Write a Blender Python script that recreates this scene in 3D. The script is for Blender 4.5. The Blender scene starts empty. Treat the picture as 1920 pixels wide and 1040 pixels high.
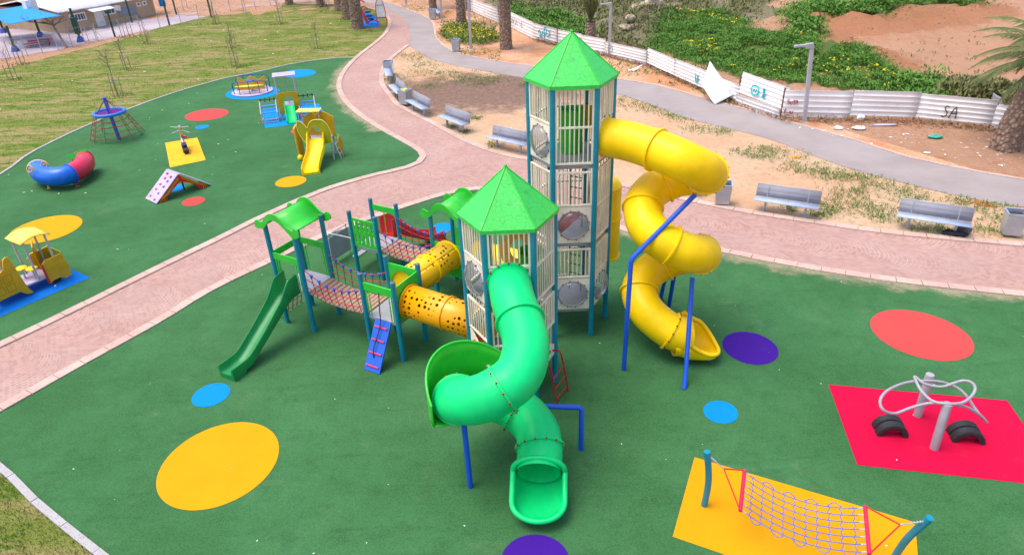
import bpy, math, random
import numpy as np
from mathutils import Vector, Matrix, noise as mnoise
from mathutils.geometry import tessellate_polygon
from math import sin, cos, pi, radians, sqrt, hypot
random.seed(7); rng = np.random.default_rng(7)
SC = bpy.context.scene; COL = SC.collection

# ------------------------------------------------------------------ camera
CAM_H = 9.5; FOC = 1290.0; PITCH = radians(30.25); ROLL = radians(-2.3)
_fw = Vector((0, cos(PITCH), -sin(PITCH))); _rt = Vector((1, 0, 0)); _up = _rt.cross(_fw)
RT = cos(ROLL)*_rt + sin(ROLL)*_up; UP = RT.cross(_fw)
cam = bpy.data.cameras.new('camera'); cam.sensor_width = 36; cam.lens = FOC/1920*36
cam.clip_start = .1; cam.clip_end = 2000
co = bpy.data.objects.new('camera', cam); COL.objects.link(co)
m = Matrix.Identity(4)
for i in range(3):
    m[i][0] = RT[i]; m[i][1] = UP[i]; m[i][2] = -_fw[i]
m[2][3] = CAM_H; co.matrix_world = m; SC.camera = co
# ------------------------------------------------------------------ light
SUN_EL = radians(70); SUN_AZ = radians(-95)      # azimuth from +Y, negative = to the left; high veiled sun behind left
w = bpy.data.worlds.new('World'); SC.world = w; w.use_nodes = True
nt = w.node_tree; bg = nt.nodes['Background']
sky = nt.nodes.new('ShaderNodeTexSky'); sky.sky_type = 'NISHITA'; sky.sun_disc = False
sky.sun_elevation = SUN_EL; sky.sun_rotation = SUN_AZ; sky.air_density = 1.0; sky.dust_density = 4.0; sky.ozone_density = .6
nt.links.new(sky.outputs[0], bg.inputs[0]); bg.inputs[1].default_value = .15
sl = bpy.data.lights.new('sun', 'SUN'); sl.energy = .95; sl.angle = radians(34); sl.color = (1, .96, .9)
so = bpy.data.objects.new('sun', sl); COL.objects.link(so)
sd = Vector((sin(SUN_AZ)*cos(SUN_EL), cos(SUN_AZ)*cos(SUN_EL), sin(SUN_EL)))
so.rotation_euler = sd.to_track_quat('Z', 'Y').to_euler()
SC.view_settings.view_transform = 'Standard'; SC.view_settings.look = 'None'
SC.view_settings.gamma = 1; SC.view_settings.exposure = 1.0

def spot(px, py, z=0.0):
    """photo pixel -> the world point at height z (used to survey the ground plan)"""
    d = RT*((px-960)/FOC) - UP*((py-520)/FOC) + _fw
    return Vector((0, 0, CAM_H)) + d*((z-CAM_H)/d.z)
def spots(L, z=0.0): return [spot(x, y, z) for x, y in L]

# ------------------------------------------------------------------ materials
class N:
    def __init__(s, name):
        s.m = bpy.data.materials.new(name); s.m.use_nodes = True; s.t = s.m.node_tree
        s.b = s.t.nodes['Principled BSDF']; s.tc = s.t.nodes.new('ShaderNodeTexCoord')
    def new(s, k, **kw):
        n = s.t.nodes.new(k)
        for a, v in kw.items(): setattr(n, a, v)
        return n
    def link(s, a, b): s.t.links.new(a, b)
    def put(s, sock, v):
        if hasattr(v, 'is_output'): s.link(v, sock)
        else: sock.default_value = v
    def coord(s, scale=(1, 1, 1), rot=0., kind='Object', loc=(0, 0, 0)):
        mp = s.new('ShaderNodeMapping'); mp.inputs['Scale'].default_value = scale
        mp.inputs['Rotation'].default_value = (0, 0, rot); mp.inputs['Location'].default_value = loc
        s.link(s.tc.outputs[kind], mp.inputs[0]); return mp.outputs[0]
    def noise(s, scale, detail=4, rough=.55, vec=None, dist=0.):
        n = s.new('ShaderNodeTexNoise'); n.inputs['Scale'].default_value = scale; n.inputs['Detail'].default_value = detail
        n.inputs['Roughness'].default_value = rough; n.inputs['Distortion'].default_value = dist
        s.link(vec if vec is not None else s.tc.outputs['Object'], n.inputs['Vector']); return n.outputs['Fac']
    def vor(s, scale, vec=None, feature='F1', rnd=1.):
        n = s.new('ShaderNodeTexVoronoi'); n.feature = feature; n.inputs['Scale'].default_value = scale; n.inputs['Randomness'].default_value = rnd
        s.link(vec if vec is not None else s.tc.outputs['Object'], n.inputs['Vector']); return n.outputs['Distance']
    def ramp(s, f, a, b):
        n = s.new('ShaderNodeMapRange'); n.interpolation_type = 'SMOOTHSTEP'
        n.inputs['From Min'].default_value = a; n.inputs['From Max'].default_value = b; s.link(f, n.inputs['Value']); return n.outputs[0]
    def math(s, op, a, b=0., c=0.):
        n = s.new('ShaderNodeMath', operation=op)
        for i, v in enumerate((a, b, c)): s.put(n.inputs[i], v)
        return n.outputs[0]
    def mix(s, f, a, b, mode='MIX'):
        n = s.new('ShaderNodeMix', data_type='RGBA', blend_type=mode)
        s.put(n.inputs[0], f)
        for sock, v in ((n.inputs[6], a), (n.inputs[7], b)):
            if isinstance(v, tuple): v = (*v[:3], 1)
            s.put(sock, v)
        return n.outputs[2]
    def bump(s, h, strength=.3, dist=.02):
        n = s.new('ShaderNodeBump'); n.inputs['Strength'].default_value = strength; n.inputs['Distance'].default_value = dist
        s.link(h, n.inputs['Height']); s.link(n.outputs[0], s.b.inputs['Normal'])
    def done(s, col, rough=.5, spec=.5, metal=0.):
        if isinstance(col, tuple): col = (*col[:3], 1)
        s.put(s.b.inputs['Base Color'], col); s.put(s.b.inputs['Roughness'], rough)
        s.b.inputs['Specular IOR Level'].default_value = spec; s.b.inputs['Metallic'].default_value = metal
        return s.m
def sh(c, k): return tuple(min(1, x*k) for x in c)
def lerp(a, b, t): return tuple(x+(y-x)*t for x, y in zip(a, b))
def paint(name, c, rough=.4, var=.10, scale=3., dust=.12, spec=.5, metal=0., bump=.0):
    n = N(name); f = n.noise(scale, 5, .6)
    col = n.mix(n.ramp(f, .3, .7), sh(c, 1-var), sh(c, 1+var))
    d = n.noise(scale*4.3, 6, .7)
    col = n.mix(n.math('MULTIPLY', n.ramp(d, .55, .8), dust), col, (.35, .3, .25))
    r = n.math('MULTIPLY_ADD', f, .25, rough-.1)
    if bump: n.bump(n.noise(40, 3), bump, .005)
    return n.done(col, r, spec, metal)

GREEN = paint('light_green_plastic', (.03, .52, .035), .38, dust=.05)
DGREEN = paint('dark_green_plastic', (.004, .22, .05), .4)
TGREEN = paint('tube_green_plastic', (.0, .60, .17), .42, var=.10, dust=.14, spec=.3, scale=1.6)
TEAL = paint('teal_steel', (.0, .22, .33), .38, dust=.05)
BLUE = paint('blue_steel', (.006, .085, .55), .36)
LBLUE = paint('light_blue_plastic', (.004, .22, .75), .4)
YELL = paint('yellow_plastic', (.93, .60, .0), .42, var=.09, dust=.14, spec=.3, scale=1.6)
ORNG = paint('orange_plastic', (.80, .33, .0), .35)
OCHRE = paint('ochre_board', (.58, .33, .004), .45)
OLIVE = paint('olive_board', (.33, .36, .006), .45)
RED = paint('red_plastic', (.58, .012, .02), .36)
CRIM = paint('crimson_plastic', (.66, .01, .07), .36)
CREAM = paint('cream_steel', (.82, .74, .60), .45, dust=.10)
GREY = paint('grey_deck', (.30, .31, .34), .5, dust=.3)
GALV = paint('galvanised_steel', (.40, .42, .45), .38, metal=.35, dust=.25)
LGALV = paint('pale_grey_paint', (.42, .40, .44), .45)
LILAC = paint('pale_lilac_board', (.43, .36, .50), .5)
WHITE = paint('white_board', (.75, .75, .76), .45)
PYEL = paint('pale_yellow_board', (.85, .70, .10), .5)
BLACK = paint('black_rubber', (.018, .018, .022), .65, var=.2, bump=.3)
ROPE_R = paint('red_rope', (.55, .02, .04), .8)
ROPE_B = paint('blue_rope', (.06, .13, .48), .8)
ROPE_M = paint('maroon_rope', (.22, .04, .08), .8)
BOLT = paint('red_bolt_cap', (.30, .02, .015), .5)
DBOLT = paint('dark_bolt_cap', (.03, .04, .07), .5)
LGALV2 = paint('grey_tube_paint', (.33, .31, .36), .45); CAPM = paint('dark_cap', (.07, .12, .16), .5); RUST = paint('rusty_steel', (.16, .06, .03), .8, var=.4, scale=12)
BOARDW = paint('climbing_board_blue', (.01, .10, .60), .42)
ASPH_D = paint('dark_green_post', (.012, .06, .045), .5)

def mat_plank():
    n = N('deck_plank'); f = n.noise(6, 6, .6, n.coord((1, 12, 1)))
    return n.done(n.mix(f, (.24, .13, .08), (.50, .33, .23)), .75)
PLANK = mat_plank()
def mat_roof():
    n = N('jigsaw_roof_board'); c = n.coord((1, 1, 1))
    wv = n.noise(5, 2, .5, c); vadd = n.new('ShaderNodeVectorMath', operation='MULTIPLY_ADD')
    n.link(c, vadd.inputs[2]); vadd.inputs[1].default_value = (.16, .16, .16)
    nn = n.new('ShaderNodeTexNoise'); nn.inputs['Scale'].default_value = 6; n.link(c, nn.inputs[0]); n.link(nn.outputs['Color'], vadd.inputs[0])
    e = n.vor(6.5, vadd.outputs[0], 'DISTANCE_TO_EDGE')
    line = n.math('SUBTRACT', 1., n.ramp(e, .0, .035))
    f = n.noise(2.5, 4)
    col = n.mix(f, (.03, .50, .05), (.05, .60, .10))
    col = n.mix(n.math('MULTIPLY', line, .62), col, (.012, .26, .05))
    col = n.mix(n.math('MULTIPLY', n.ramp(n.noise(3.4, 7, .72), .56, .76), .22), col, (.40, .42, .30))
    n.bump(e, .15, .01)
    return n.done(col, .34)
ROOFM = mat_roof()
def mat_perf(name, c):
    n = N(name); uv = n.tc.outputs['UV']
    v = n.vor(7.8, uv, rnd=.3); hole = n.math('LESS_THAN', v, .30)
    zone = n.math('GREATER_THAN', n.noise(1.35, 1, .5, uv), .47)
    a = n.math('SUBTRACT', 1., n.math('MULTIPLY', hole, zone))
    n.put(n.b.inputs['Alpha'], a)
    return n.done(n.mix(n.noise(3), sh(c, .92), sh(c, 1.06)), .35)
PERF_Y = mat_perf('perforated_yellow_plastic', (.86, .50, .0))
PERF_O = mat_perf('perforated_orange_plastic', (.84, .36, .0))
def mat_bubble():
    n = N('clear_scratched_dome')
    tr = n.new('ShaderNodeBsdfTransparent'); tr.inputs[0].default_value = (.80, .82, .86, 1)
    gl = n.new('ShaderNodeBsdfGlossy'); gl.inputs['Roughness'].default_value = .12; gl.inputs[0].default_value = (.9, .9, .95, 1)
    df = n.new('ShaderNodeBsdfDiffuse'); df.inputs[0].default_value = (.55, .56, .62, 1)
    m1 = n.new('ShaderNodeMixShader'); m2 = n.new('ShaderNodeMixShader'); lw = n.new('ShaderNodeLayerWeight'); lw.inputs[0].default_value = .35
    sc = n.ramp(n.noise(9, 5, .7), .35, .75); n.link(n.math('MULTIPLY_ADD', sc, .13, .10), m1.inputs[0])
    n.link(tr.outputs[0], m1.inputs[1]); n.link(df.outputs[0], m1.inputs[2])
    n.link(n.math('MULTIPLY', lw.outputs['Fresnel'], .7), m2.inputs[0]); n.link(m1.outputs[0], m2.inputs[1]); n.link(gl.outputs[0], m2.inputs[2])
    n.link(m2.outputs[0], n.t.nodes['Material Output'].inputs[0]); return n.m
BUB = mat_bubble()

def mat_turf(name, c, c2, dusty=True):
    n = N(name)
    big = n.noise(.35, 5, .6); med = n.noise(2.2, 6, .65); fine = n.noise(38, 4, .75)
    col = n.mix(n.ramp(big, .3, .7), c, c2)
    col = n.mix(n.math('MULTIPLY', n.ramp(med, .45, .75), .45), col, sh(c, .62))
    col = n.mix(n.math('MULTIPLY', n.ramp(n.noise(.9, 6, .7), .56, .78), .30), col, (.18, .22, .12))
    col = n.mix(n.ramp(fine, .2, .8), n.mix(.32, col, (0, 0, 0)), n.mix(.07, col, (.5, .65, .4)))
    # rolled-out strips with faint seams, scuffs and drifted sand
    sp = n.new('ShaderNodeSeparateXYZ'); n.link(n.coord((1, 1, 1), radians(24)), sp.inputs[0])
    row = n.math('DIVIDE', sp.outputs[1], 2.0); wn = n.new('ShaderNodeTexWhiteNoise', noise_dimensions='1D'); n.link(n.math('FLOOR', row), wn.inputs['W'])
    col = n.mix(n.math('MULTIPLY', wn.outputs['Value'], .10), col, sh(c, .75))
    seam = n.math('SUBTRACT', 1., n.ramp(n.math('ABSOLUTE', n.math('SUBTRACT', n.math('FRACT', row), .5)), .0, .012))
    col = n.mix(n.math('MULTIPLY', seam, .10), col, sh(c, .5))
    stk = n.noise(1.4, 7, .7, n.coord((.35, 2.2, 1), radians(20)))
    col = n.mix(n.math('MULTIPLY', n.ramp(stk, .52, .74), .34), col, sh(c, .55))
    col = n.mix(n.math('MULTIPLY', n.ramp(n.noise(.55, 7, .75, n.coord(loc=(8, 3, 0))), .60, .80), .22), col, (.34, .33, .20))
    n.bump(fine, .35, .015)
    return n.done(col, .95, .15)
TURF = mat_turf('artificial_turf', (.024, .124, .033), (.042, .172, .058))
def mat_mat(name, c, v=.12):
    n = N(name); f = n.noise(1.1, 5, .65); fine = n.noise(45, 4, .8)
    col = n.mix(n.ramp(f, .3, .75), sh(c, 1-v*1.6), sh(c, 1+v*.6))
    col = n.mix(n.math('MULTIPLY', n.ramp(n.noise(2.6, 7, .75), .55, .8), .28), col, (.40, .33, .24))
    col = n.mix(n.math('MULTIPLY', n.ramp(fine, .3, .8), .5), sh(c, .78), col)
    n.bump(fine, .4, .012)
    return n.done(col, .92, .2)
M_OR = mat_mat('orange_turf', (.80, .36, .002)); M_RED = mat_mat('coral_turf', (.72, .075, .07)); M_CR = mat_mat('crimson_turf', (.68, .0, .05))
M_BL = mat_mat('blue_turf', (.0, .27, .72)); M_DB = mat_mat('deep_blue_turf', (.0, .18, .70)); M_PU = mat_mat('purple_turf', (.055, .008, .29))

def mat_ground():
    n = N('red_earth')
    big = n.noise(.09, 6, .6); med = n.noise(.7, 7, .7); fine = n.noise(7, 6, .75)
    tracks = n.noise(.45, 5, .6, n.coord((3.2, .35, 1), radians(38)))
    col = n.mix(n.ramp(big, .35, .65), (.60, .345, .215), (.68, .46, .33))
    col = n.mix(n.math('MULTIPLY', n.ramp(med, .5, .72), .7), col, (.46, .20, .10))
    col = n.mix(n.math('MULTIPLY', n.ramp(tracks, .5, .68), .55), col, (.70, .52, .40))
    col = n.mix(n.math('MULTIPLY', n.ramp(fine, .35, .8), .6), sh((.56, .32, .2), .85), col)
    cl = n.noise(2.2, 8, .8); col = n.mix(n.math('MULTIPLY', n.ramp(cl, .50, .66), .7), col, (.47, .23, .13)); col = n.mix(n.math('MULTIPLY', n.ramp(n.noise(.28, 7, .75, n.coord(loc=(6, 6, 0))), .53, .66), .7), col, (.46, .19, .09))
    n.bump(n.math('ADD', fine, n.math('MULTIPLY_ADD', med, 2., n.math('MULTIPLY', cl, 1.5))), .8, .16)
    return n.done(col, .95, .1)
def mat_scrub():
    n = N('scrubby_earth'); a = n.noise(.35, 6, .65); b = n.noise(3.5, 6, .75)
    col = n.mix(n.ramp(a, .38, .6), (.30, .22, .14), (.12, .15, .055))
    col = n.mix(n.ramp(b, .4, .75), sh((.17, .13, .09), .8), col)
    n.bump(b, .6, .1); return n.done(col, .95, .1)
def mat_sand():
    n = N('pale_sand'); a = n.noise(.35, 5, .6); b = n.noise(4, 7, .75); fine = n.noise(28, 4, .7)
    col = n.mix(n.ramp(a, .35, .68), (.52, .37, .24), (.52, .31, .19))
    col = n.mix(n.math('MULTIPLY', n.ramp(b, .42, .7), .6), col, (.34, .22, .13))
    d = spot(905, 172)
    mp = n.new('ShaderNodeVectorMath', operation='SUBTRACT'); n.link(n.tc.outputs['Object'], mp.inputs[0]); mp.inputs[1].default_value = (d.x, d.y, 0)
    rt = n.new('ShaderNodeMapping'); rt.inputs['Rotation'].default_value = (0, 0, radians(22)); rt.inputs['Scale'].default_value = (.13, .24, 1); n.link(mp.outputs[0], rt.inputs[0])
    ln = n.new('ShaderNodeVectorMath', operation='LENGTH'); n.link(rt.outputs[0], ln.inputs[0])
    ed = n.math('ADD', ln.outputs['Value'], n.math('MULTIPLY_ADD', n.noise(.8, 6, .75), 1.8, -.9))
    pm = n.math('SUBTRACT', 1., n.ramp(ed, .55, 1.15))
    col = n.mix(n.math('MULTIPLY', pm, .92), col, n.mix(n.ramp(b, .35, .7), (.12, .075, .06), (.25, .155, .125)))
    g = n.ramp(n.noise(.75, 6, .7, n.coord((1, 1, 1), loc=(3, 7, 0))), .6, .72)
    col = n.mix(n.math('MULTIPLY', g, n.math('MULTIPLY', n.ramp(b, .35, .6), .45)), col, (.13, .19, .05))
    n.bump(n.math('ADD', b, fine), .5, .04)
    return n.done(col, .95, .1)
def mat_mulch():
    n = N('bark_mulch'); a = n.noise(.4, 5, .6); b = n.noise(6, 7, .8)
    col = n.mix(n.ramp(a, .35, .65), (.50, .24, .125), (.64, .39, .25))
    col = n.mix(n.ramp(b, .25, .6), sh((.36, .17, .095), .9), col); col = n.mix(n.math('MULTIPLY', n.ramp(n.noise(1.7, 7, .75), .52, .68), .6), col, (.40, .18, .09))
    col = n.mix(n.math('MULTIPLY', n.ramp(n.noise(.6, 6, .7, n.coord(loc=(9, 2, 0))), .55, .70), .5), col, (.27, .26, .10))
    n.bump(b, .4, .05); return n.done(col, .95, .1)
def mat_lawn():
    n = N('patchy_lawn')
    a = n.noise(.55, 6, .6, n.coord((.42, 1.5, 1), radians(12))); b = n.noise(1.6, 6, .7, n.coord((.5, 1.6, 1), radians(12))); fine = n.noise(22, 4, .8)
    col = n.mix(n.ramp(a, .40, .57), (.32, .26, .11), (.18, .22, .045))
    col = n.mix(n.math('MULTIPLY', n.ramp(b, .49, .60), .85), col, (.07, .16, .012))
    col = n.mix(n.math('MULTIPLY', n.ramp(n.noise(.9, 5, .7, n.coord((.6, 1.3, 1), loc=(5, 1, 0))), .56, .7), .6), col, (.40, .32, .15))
    col = n.mix(n.ramp(fine, .2, .7), n.mix(.45, col, (.02, .02, .0)), col)
    n.bump(fine, .6, .04); return n.done(col, .95, .1)
def mat_asphalt():
    n = N('pale_asphalt'); a = n.noise(.5, 6, .65); f = n.noise(60, 3, .8); st = n.noise(2.5, 7, .75)
    col = n.mix(n.ramp(a, .3, .7), (.285, .240, .232), (.345, .298, .288))
    col = n.mix(n.math('MULTIPLY', n.ramp(st, .55, .75), .4), col, (.36, .28, .23))
    col = n.mix(n.math('MULTIPLY', n.ramp(f, .4, .7), .3), col, (.2, .19, .2))
    n.bump(f, .3, .01); return n.done(col, .9, .2)
def mat_cobble():
    n = N('fan_laid_pink_pavers')
    c = n.coord((1, 1, 1), radians(-62))
    sp = n.new('ShaderNodeSeparateXYZ'); n.link(c, sp.inputs[0]); x, y = sp.outputs[0], sp.outputs[1]
    W = 1.7
    fx = n.math('SUBTRACT', n.math('FRACT', n.math('DIVIDE', x, W)), .5)
    arc = n.math('SQRT', n.math('SUBTRACT', .34, n.math('MULTIPLY', fx, fx)))
    yy = n.math('ADD', y, n.math('MULTIPLY', arc, W*1.25))
    row = n.math('DIVIDE', yy, .115); rj = n.math('ABSOLUTE', n.math('SUBTRACT', n.math('FRACT', row), .5))
    odd = n.math('MULTIPLY', n.math('FRACT', n.math('MULTIPLY', n.math('FLOOR', row), .5)), 1.)
    ang = n.new('ShaderNodeMath', operation='ARCSINE'); n.link(n.math('MULTIPLY', fx, 1.65), ang.inputs[0])
    cx = n.math('ADD', n.math('DIVIDE', n.math('MULTIPLY', ang.outputs[0], W*.62), .115), odd)
    cj = n.math('ABSOLUTE', n.math('SUBTRACT', n.math('FRACT', cx), .5))
    j = n.math('MAXIMUM', n.ramp(rj, .41, .47), n.ramp(cj, .42, .48))
    cb = n.new('ShaderNodeCombineXYZ'); n.link(n.math('FLOOR', row), cb.inputs[0]); n.link(n.math('FLOOR', cx), cb.inputs[1]); n.link(n.math('FLOOR', n.math('DIVIDE', x, W)), cb.inputs[2])
    wn = n.new('ShaderNodeTexWhiteNoise'); n.link(cb.outputs[0], wn.inputs[0])
    a = n.noise(.6, 6, .6); pt = n.noise(.45, 5, .7, n.coord(loc=(4, 4, 0)))
    col = n.mix(wn.outputs['Value'], (.33, .19, .16), (.42, .258, .22))
    col = n.mix(n.math('MULTIPLY', n.ramp(a, .4, .7), .45), col, (.37, .25, .23))
    jv = n.math('MULTIPLY', j, n.math('MULTIPLY_ADD', n.ramp(pt, .44, .66), .65, .12))
    col = n.mix(jv, col, (.58, .44, .39))
    col = n.mix(n.math('MULTIPLY', n.ramp(n.noise(2.2, 7, .75), .6, .8), .35), col, (.43, .30, .25))
    n.bump(n.math('SUBTRACT', 1., j), .25, .01)
    return n.done(col, .85, .25)
def mat_kerb():
    n = N('pink_concrete_kerb'); a = n.noise(.9, 3); b = n.noise(12, 6, .7)
    col = n.mix(n.ramp(a, .3, .7), (.46, .32, .27), (.56, .41, .35)); col = n.mix(n.math('MULTIPLY', n.ramp(b, .45, .7), .5), col, (.34, .23, .19))
    return n.done(col, .85, .2)
def mat_edge():
    n = N('grey_concrete_edging'); b = n.noise(5, 6, .7); return n.done(n.mix(b, (.30, .28, .29), (.48, .46, .47)), .9, .2)
def mat_yard():
    n = N('mauve_yard_paving'); a = n.noise(.25, 5); b = n.noise(3, 6, .7)
    col = n.mix(n.ramp(a, .35, .65), (.33, .26, .31), (.42, .36, .39)); return n.done(n.mix(n.math('MULTIPLY', n.ramp(b, .4, .8), .4), col, (.46, .37, .35)), .9)
GND, SCRUB, SAND, MULCH, LAWN = mat_ground(), mat_scrub(), mat_sand(), mat_mulch(), mat_lawn()
ASPH, COB, KERB, EDGE, YARD = mat_asphalt(), mat_cobble(), mat_kerb(), mat_edge(), mat_yard()
def mat_leaf(name, a, b, c=None, s=1.2):
    n = N(name); f = n.noise(s, 4, .65); g = n.noise(9, 3)
    col = n.mix(n.ramp(f, .35, .65), a, b)
    if c: col = n.mix(n.ramp(n.noise(s*.7, 5, .7, n.coord(loc=(2, 8, 0))), .57, .68), col, c)
    col = n.mix(n.ramp(g, .3, .7), sh((.5*a[0]+.5*b[0], .5*a[1]+.5*b[1], .5*a[2]+.5*b[2]), .7), col)
    n.b.inputs['Subsurface Weight'].default_value = 0.
    return n.done(col, .7, .2)
WEED = mat_leaf('weed_leaf', (.09, .235, .034), (.15, .30, .05), (.27, .31, .06))
WEED2 = mat_leaf('dry_weed_leaf', (.13, .17, .05), (.24, .22, .10), (.26, .20, .16))
GRASSB = mat_leaf('grass_blade', (.13, .22, .02), (.32, .28, .08), (.40, .32, .13), .5)
SPROUT = mat_leaf('sprout_leaf', (.09, .19, .025), (.16, .24, .05), (.22, .24, .08), 3)
FLOW = mat_leaf('yellow_petal', (.75, .55, .01), (.65, .5, .02))
FROND = mat_leaf('palm_frond', (.10, .14, .045), (.17, .20, .075), (.26, .20, .09), .8)
def mat_bark():
    n = N('palm_bark'); c = n.coord((1, 1, 1.0)); v = n.vor(7, n.coord((1, 1, .8)))
    b = n.noise(9, 5, .7)
    col = n.mix(n.ramp(v, .15, .6), (.40, .28, .20), (.16, .095, .06)); col = n.mix(n.math('MULTIPLY', b, .5), col, (.42, .33, .29))
    n.bump(n.math('SUBTRACT', 1., v), 1., .12); return n.done(col, .9, .1)
BARK = mat_bark()
TWIG = paint('grey_bark', (.22, .17, .13), .9, var=.3, scale=9)
STAKE = paint('weathered_stake', (.38, .27, .15), .85, var=.25, scale=9)
def mat_sheet():
    n = N('white_painted_sheet_metal'); a = n.noise(.7, 5, .65); s = n.noise(3, 5, .7, n.coord((1, 1, .25)))
    col = n.mix(n.ramp(a, .4, .75), (.86, .84, .85), (.78, .74, .73)); col = n.mix(n.math('MULTIPLY', n.ramp(s, .58, .78), .35), col, (.45, .36, .30))
    return n.done(col, .45, .4)
SHEET = mat_sheet()
SHEETW = paint('bright_white_sheet', (.84, .84, .85), .45, dust=.05)
WALLT = paint('tan_render', (.46, .33, .21), .85, scale=1.2)
ROOFW = paint('white_roof_sheet', (.80, .78, .79), .5, dust=.2)
GLASS = paint('window_glass', (.10, .13, .16), .12, dust=.05)
SAILM = paint('blue_shade_cloth', (.0, .23, .62), .8, scale=.6)
CYAN = paint('cyan_spray', (.02, .50, .58), .6); INK = paint('black_spray', (.03, .03, .035), .6); REDI = paint('red_spray', (.5, .03, .06), .6)
LITM = paint('white_scrap', (.75, .76, .78), .6, dust=.3)
STRAW = paint('dead_frond', (.30, .22, .14), .9)
ROCKM = paint('pale_rock', (.42, .33, .25), .9, var=.3, scale=2)
TEALBAG = paint('teal_plastic_bag', (.03, .42, .30), .4)
DUSTM = None

# ------------------------------------------------------------------ mesh helpers
class MB:
    def __init__(s): s.v = []; s.f = []; s.mi = []; s.uv = None; s.cur = 0
    def add(s, vs, fs):
        o = len(s.v); s.v += [tuple(p) for p in vs]; s.f += [tuple(i+o for i in f) for f in fs]; s.mi += [s.cur]*len(fs); return o
    def box(s, c, d, rz=0., M=None):
        x, y, z = d[0]/2, d[1]/2, d[2]/2; P = []
        for k in (-1, 1):
            for a, b in ((-1, -1), (1, -1), (1, 1), (-1, 1)):
                p = Vector((a*x, b*y, k*z)); p = (M @ p) if M else Vector((p.x*cos(rz)-p.y*sin(rz), p.x*sin(rz)+p.y*cos(rz), p.z))
                P.append(p+Vector(c))
        s.add(P, [(3, 2, 1, 0), (4, 5, 6, 7), (0, 1, 5, 4), (1, 2, 6, 5), (2, 3, 7, 6), (3, 0, 4, 7)])
    def beam(s, a, b, wd, ht, up=(0, 0, 1)):
        a, b = Vector(a), Vector(b); t = (b-a); L = t.length; t.normalize(); u = Vector(up)
        if abs(t.dot(u)) > .98: u = Vector((1, 0, 0))
        x = t.cross(u).normalized(); y = x.cross(t)
        M = Matrix((t, x, y)).transposed(); s.box((a+b)/2, (L, wd, ht), M=M)
    def tube(s, pts, r, n=10, closed=False, cap=True):
        P = [Vector(p) for p in pts]; m_ = len(P)
        R = list(r) if hasattr(r, '__len__') else [r]*m_
        T = []
        for i in range(m_):
            if closed: t = P[(i+1) % m_]-P[i-1]
            else: t = P[min(i+1, m_-1)]-P[max(i-1, 0)]
            T.append(t.normalized() if t.length > 1e-9 else Vector((0, 0, 1)))
        u = T[0].orthogonal().normalized(); V = []
        for i in range(m_):
            u = (u-T[i]*u.dot(T[i])); u = u.normalized() if u.length > 1e-6 else T[i].orthogonal().normalized()
            w_ = T[i].cross(u)
            for k in range(n):
                a = 2*pi*k/n; V.append(P[i]+(u*cos(a)+w_*sin(a))*R[i])
        F = []
        for i in range(m_ if closed else m_-1):
            j = (i+1) % m_
            for k in range(n):
                l = (k+1) % n; F.append((i*n+k, i*n+l, j*n+l, j*n+k))
        if cap and not closed:
            F.append(tuple(range(n-1, -1, -1))); F.append(tuple((m_-1)*n+k for k in range(n)))
        s.add(V, F)
    def cyl(s, a, b, r, n=14, r2=None): s.tube([a, b], [r, r if r2 is None else r2], n)
    def ball(s, c, r, n=8, sc=(1, 1, 1)):
        V = []; F = []; h = max(4, n//2)
        for i in range(h+1):
            t = pi*i/h
            for k in range(n):
                a = 2*pi*k/n; V.append((c[0]+r*sc[0]*sin(t)*cos(a), c[1]+r*sc[1]*sin(t)*sin(a), c[2]+r*sc[2]*cos(t)))
        for i in range(h):
            for k in range(n):
                l = (k+1) % n; F.append((i*n+k, (i+1)*n+k, (i+1)*n+l, i*n+l))
        s.add(V, F)
    def prism(s, out, o, ex, ez, th, holes=()):
        """2D outline (with holes) in plane o + x*ex + z*ez, extruded th along ex x ez (centred)"""
        o, ex, ez = Vector(o), Vector(ex).normalized(), Vector(ez).normalized(); nn = ex.cross(ez)
        loops = [list(out)]+[list(h) for h in holes]
        flat = [p for l in loops for p in l]
        tri = tessellate_polygon([[Vector((p[0], p[1], 0)) for p in l] for l in loops])
        n = len(flat); V = [o+ex*p[0]+ez*p[1]+nn*(th/2) for p in flat]+[o+ex*p[0]+ez*p[1]-nn*(th/2) for p in flat]
        F = []
        for t in tri:
            a, b, c = (Vector((*flat[i], 0)) for i in t)
            if (b-a).cross(c-a).z < 0: t = (t[0], t[2], t[1])
            F.append(tuple(t)); F.append((t[2]+n, t[1]+n, t[0]+n))
        k = 0
        for li, l in enumerate(loops):
            ar = sum(l[i][0]*l[(i+1) % len(l)][1]-l[(i+1) % len(l)][0]*l[i][1] for i in range(len(l)))
            fl = (ar > 0) == (li == 0)
            for i in range(len(l)):
                a, b = k+i, k+(i+1) % len(l)
                F.append((a, a+n, b+n, b) if fl else (b, b+n, a+n, a))
            k += len(l)
        s.add(V, F)
    def grid(s, P):   # P[i][j] points
        n, m_ = len(P), len(P[0]); s.add([p for r in P for p in r], [(i*m_+j, i*m_+j+1, (i+1)*m_+j+1, (i+1)*m_+j) for i in range(n-1) for j in range(m_-1)])
    def build(s, name, mat, parent=None, smooth=40, bevel=0., solid=0.):
        me = bpy.data.meshes.new(name); me.from_pydata(s.v, [], s.f)
        for x in (mat if isinstance(mat, (list, tuple)) else [mat]): me.materials.append(x)
        me.polygons.foreach_set('material_index', s.mi)
        if smooth:
            me.polygons.foreach_set('use_smooth', [True]*len(s.f)); me.set_sharp_from_angle(angle=radians(smooth))
        me.update()
        o = bpy.data.objects.new(name, me); COL.objects.link(o)
        if parent is not None: o.parent = parent
        if solid: md = o.modifiers.new('solid', 'SOLIDIFY'); md.thickness = solid; md.offset = 0
        if bevel: md = o.modifiers.new('bevel', 'BEVEL'); md.width = bevel; md.segments = 2; md.limit_method = 'ANGLE'
        return o
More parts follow.
